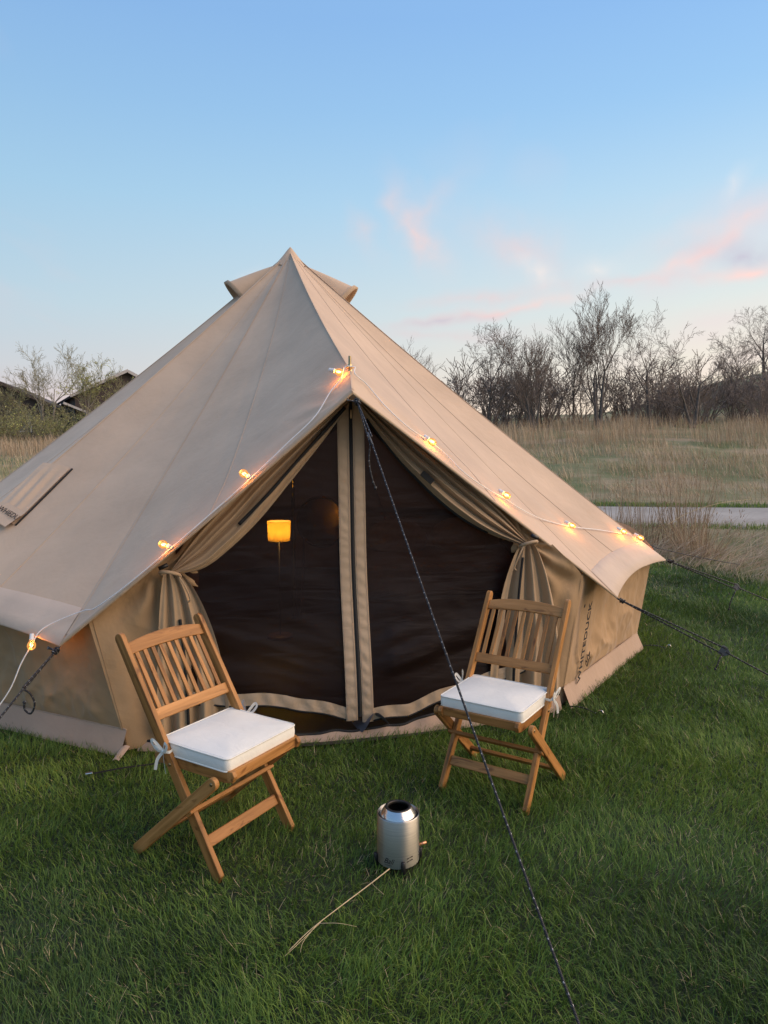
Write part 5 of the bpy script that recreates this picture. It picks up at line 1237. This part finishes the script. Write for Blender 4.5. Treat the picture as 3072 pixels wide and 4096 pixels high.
def px(u, D):  # metres to the right at a bearing u, distance D
    return u * D
def tree(label, x, y, S, left=False, buds=0, group=None, bs=0.09, seed=1, name='bare_tree'):
    z = float(terrain(x, y)); root = thing(name, label, 'tree', (x, y, z), 0, group)
    tr = S[S[:, 8] <= 1]; cr = S[S[:, 8] > 1]
    link('trunk', seg_mesh('trunk', tr, 6), M['bark_left' if left else 'bark'], root, I4)
    c = link('crown', seg_mesh('crown', cr, 3), M['twig_left' if left else 'twig'], root, I4)
    if buds: link('young_leaves', leaves_mesh('young_leaves', S, buds, bs, seed), M['bud'], c, I4)
GR = 'bare trees behind the meadow'
for label, bearing, D, H, r0, stems, spread, ml, trop, seed, sl_ in (
    ('small bare tree peeping over the tent roof edge', 0.033, 62, 8.6, 0.14, 2, 0.25, 4, 0.12, 11, 0.55),
    ('bare tree with a rounded crown nearest the tent on the right', 0.150, 50, 7.8, 0.20, 1, 0.2, 5, 0.06, 12, 0.50),
    ('vase shaped multi-stemmed bare tree right of the rounded one', 0.210, 46, 7.2, 0.10, 6, 0.55, 4, 0.13, 13, 0.60),
    ('tallest bare tree with upright forked branches', 0.300, 48, 9.6, 0.17, 3, 0.28, 5, 0.15, 14, 0.55),
    ('bare tree just left of the tallest, thin and upright', 0.262, 50, 7.6, 0.11, 2, 0.2, 4, 0.15, 15, 0.55),
    ('tall bare tree right of the tallest, with spiky fine twigs', 0.372, 49, 9.0, 0.17, 1, 0.15, 5, 0.08, 16, 0.55),
    ('low broad bare tree before the dark hillside trees', 0.432, 47, 6.6, 0.15, 2, 0.4, 5, 0.04, 17, 0.5),
    ('dark bare tree low on the right hillside', 0.485, 66, 7.6, 0.20, 2, 0.35, 5, 0.04, 18, 0.5),
    ('dark bare tree on the crest at the right edge', 0.530, 74, 8.5, 0.24, 2, 0.35, 5, 0.03, 19, 0.5)):
    tree(label, bearing * D, D, grow_tree(seed, H, r0, stems, spread, ml, trop, (0.35, 0.75) if trop > 0.1 else (0.5, 0.95), 0.009, (0.9, 1.0) if ml < 5 else (0.7, 0.95), sl_), group=GR)
GL_ = 'budding trees on the left beyond the meadow'
for label, bearing, D, H, r0, stems, spread, ml, trop, seed, buds in (
    ('tall bare tree above the left rooftops', -0.470, 52, 7.8, 0.17, 2, 0.25, 5, 0.08, 31, 0),
    ('pale green budding tree between the two houses', -0.420, 50, 6.6, 0.14, 2, 0.25, 5, 0.10, 32, 900),
    ('short twiggy tree at the left picture edge', -0.520, 54, 5.6, 0.13, 3, 0.35, 4, 0.10, 33, 250),
    ('reddish twiggy tree right of the budding one', -0.365, 52, 5.6, 0.12, 4, 0.35, 4, 0.12, 34, 200),
    ('budding tree behind the gabled house', -0.262, 78, 9.0, 0.18, 2, 0.3, 5, 0.08, 35, 700),
    ('sparse treetop just showing over the left roof slope', -0.205, 84, 9.4, 0.2, 2, 0.3, 5, 0.08, 36, 500)):
    tree(label, bearing * D, D, grow_tree(seed, H, r0, stems, spread, ml, trop, (0.4, 0.85), 0.009, (0.9, 1.0) if ml < 5 else (0.65, 0.95), 0.55), True, buds * 2, GL_, 0.055, seed, 'budding_tree' if buds > 300 else 'bare_tree')

def thicket(name, label, spots, seed, mat, buds, bs, kinds=6, hr=(2.2, 4.2)):
    R = random.Random(seed); protos = [grow_tree(seed * 10 + i, 1.0, 0.020, 7, 0.75, 3, 0.06, (0.35, 0.9), 0.0042, (0.28, 0.5), 0.62) for i in range(kinds)]
    Ss, parts = [], []
    for x, y, h in spots:
        S = protos[R.randrange(kinds)].copy(); a = R.uniform(0, 6.28); c, s = math.cos(a), math.sin(a); k = h * R.uniform(0.8, 1.2)
        for o in (0, 3):
            X, Y = S[:, o].copy(), S[:, o + 1].copy(); S[:, o] = (c * X - s * Y) * k * 1.1 + x; S[:, o + 1] = (s * X + c * Y) * k * 1.1 + y; S[:, o + 2] = S[:, o + 2] * k + float(terrain(x, y))
        S[:, 6:8] *= k; Ss.append(S)
    S = np.concatenate(Ss); o = link(name, seg_mesh(name, S, 3), mat); tag(o, label, 'thicket', kind='stuff')
    if buds: link('young_leaves', leaves_mesh('young_leaves', S, buds, bs, seed), M['bud'], o)
R = random.Random(3)
spots = [(b * D, D, h) for b, D, h in [(R.uniform(0.05, 0.60), R.uniform(49, 62), R.uniform(2.0, 5.0)) for _ in range(62)]] + [(b * D, D, R.uniform(2.2, 3.8)) for b, D in [(R.uniform(0.36, 0.58), R.uniform(47, 70)) for _ in range(30)]]
thicket('brush_thicket', 'dense dark leafless brush behind the meadow on the right', spots, 5, M['twig'], 0, 0)
spots = [(b * D, D, R.uniform(2.0, 3.3)) for b, D in [(R.uniform(-0.62, -0.28), R.uniform(45, 56)) for _ in range(46)]]
thicket('budding_thicket', 'olive budding brush along the left edge of the meadow', spots, 6, M['twig_left'], 15000, 0.055)

# ------------------------------------------------------------------ houses far left
def house(label, x, y, rz, w, d, h, rh, roofmat, wins, over=0.5, group=None):
    z = float(terrain(x, y)) - 0.3; root = thing('house', label, 'house', (x, y, z), rz, group)
    bm = bmesh.new(); P = [(-w / 2, -d / 2, 0), (w / 2, -d / 2, 0), (w / 2, d / 2, 0), (-w / 2, d / 2, 0)]
    b = [bm.verts.new(p) for p in P]; t = [bm.verts.new((p[0], p[1], h)) for p in P]; g0 = bm.verts.new((0, -d / 2, h + rh)); g1 = bm.verts.new((0, d / 2, h + rh))
    bm.faces.new((b[0], b[1], t[1], g0, t[0])); bm.faces.new((b[2], b[3], t[3], g1, t[2])); bm.faces.new((b[1], b[2], t[2], t[1])); bm.faces.new((b[3], b[0], t[0], t[3]))
    link('wall', bm_to('wall', bm), M['house_wall'], root, I4)
    sl_ = rh / (w / 2)
    for s in (-1, 1):
        n = math.hypot(w / 2, rh); mt = basis(Vector((s * w / 2, 0, -rh)).normalized(), Vector((0, 1, 0)), Vector((s * w / 2, 0, -rh)).normalized().cross(Vector((0, 1, 0))), Vector((s * w / 4 + s * over / 2 * 0.9, 0, h + rh / 2 + 0.12 - over / 2 * sl_ * 0.9)))
        link('roof_slope', box_mesh('roof_slope', n + over, d + 2 * over, 0.18, 0), M[roofmat], root, mt)
        link('barge_board', box_mesh('barge_board', n + over, 0.06, 0.26, 0), M['white_trim'], root, mt @ Matrix.Translation((0, -(d / 2 + over + 0.04), -0.06)))
    for wx, wz, ww, wh in wins:
        f = link('window', box_mesh('window', ww + 0.24, 0.08, wh + 0.24, 0), M['white_trim'], root, Matrix.Translation((wx, -d / 2 - 0.03, wz)))
        link('pane', box_mesh('pane', ww, 0.06, wh, 0), M['pane'], f, Matrix.Translation((0, -0.03, 0)))
    return root
h = house('dark brown gabled house with white roof trim beyond the meadow', -0.372 * 74, 74, rad(30), 9.5, 12, 4.2, 2.4, 'house_roof', [(-1.0, 3.6, 0.8, 1.1), (1.4, 0.9, 1.0, 1.3)])
link('porch_roof', box_mesh('porch_roof', 5.0, 2.0, 0.16, 0), M['house_roof'], h, Matrix.Translation((-3.6, -6.6, 2.5)) @ Matrix.Rotation(rad(22), 4, 'Y'))
link('porch_trim', box_mesh('porch_trim', 5.0, 0.06, 0.2, 0), M['white_trim'], h, Matrix.Translation((-3.6, -7.63, 2.5)) @ Matrix.Rotation(rad(22), 4, 'Y'))
h2 = house('long brown roofed house half hidden by budding brush', -0.515 * 74, 74, rad(14), 13, 12, 2.6, 3.0, 'house_roof2', [(-2.2, 1.7, 1.0, 1.3), (2.2, 1.7, 1.0, 1.3)])
for o in h2.children:
    if o.name.startswith('barge_board'): o.data.materials[0] = M['house_roof2']
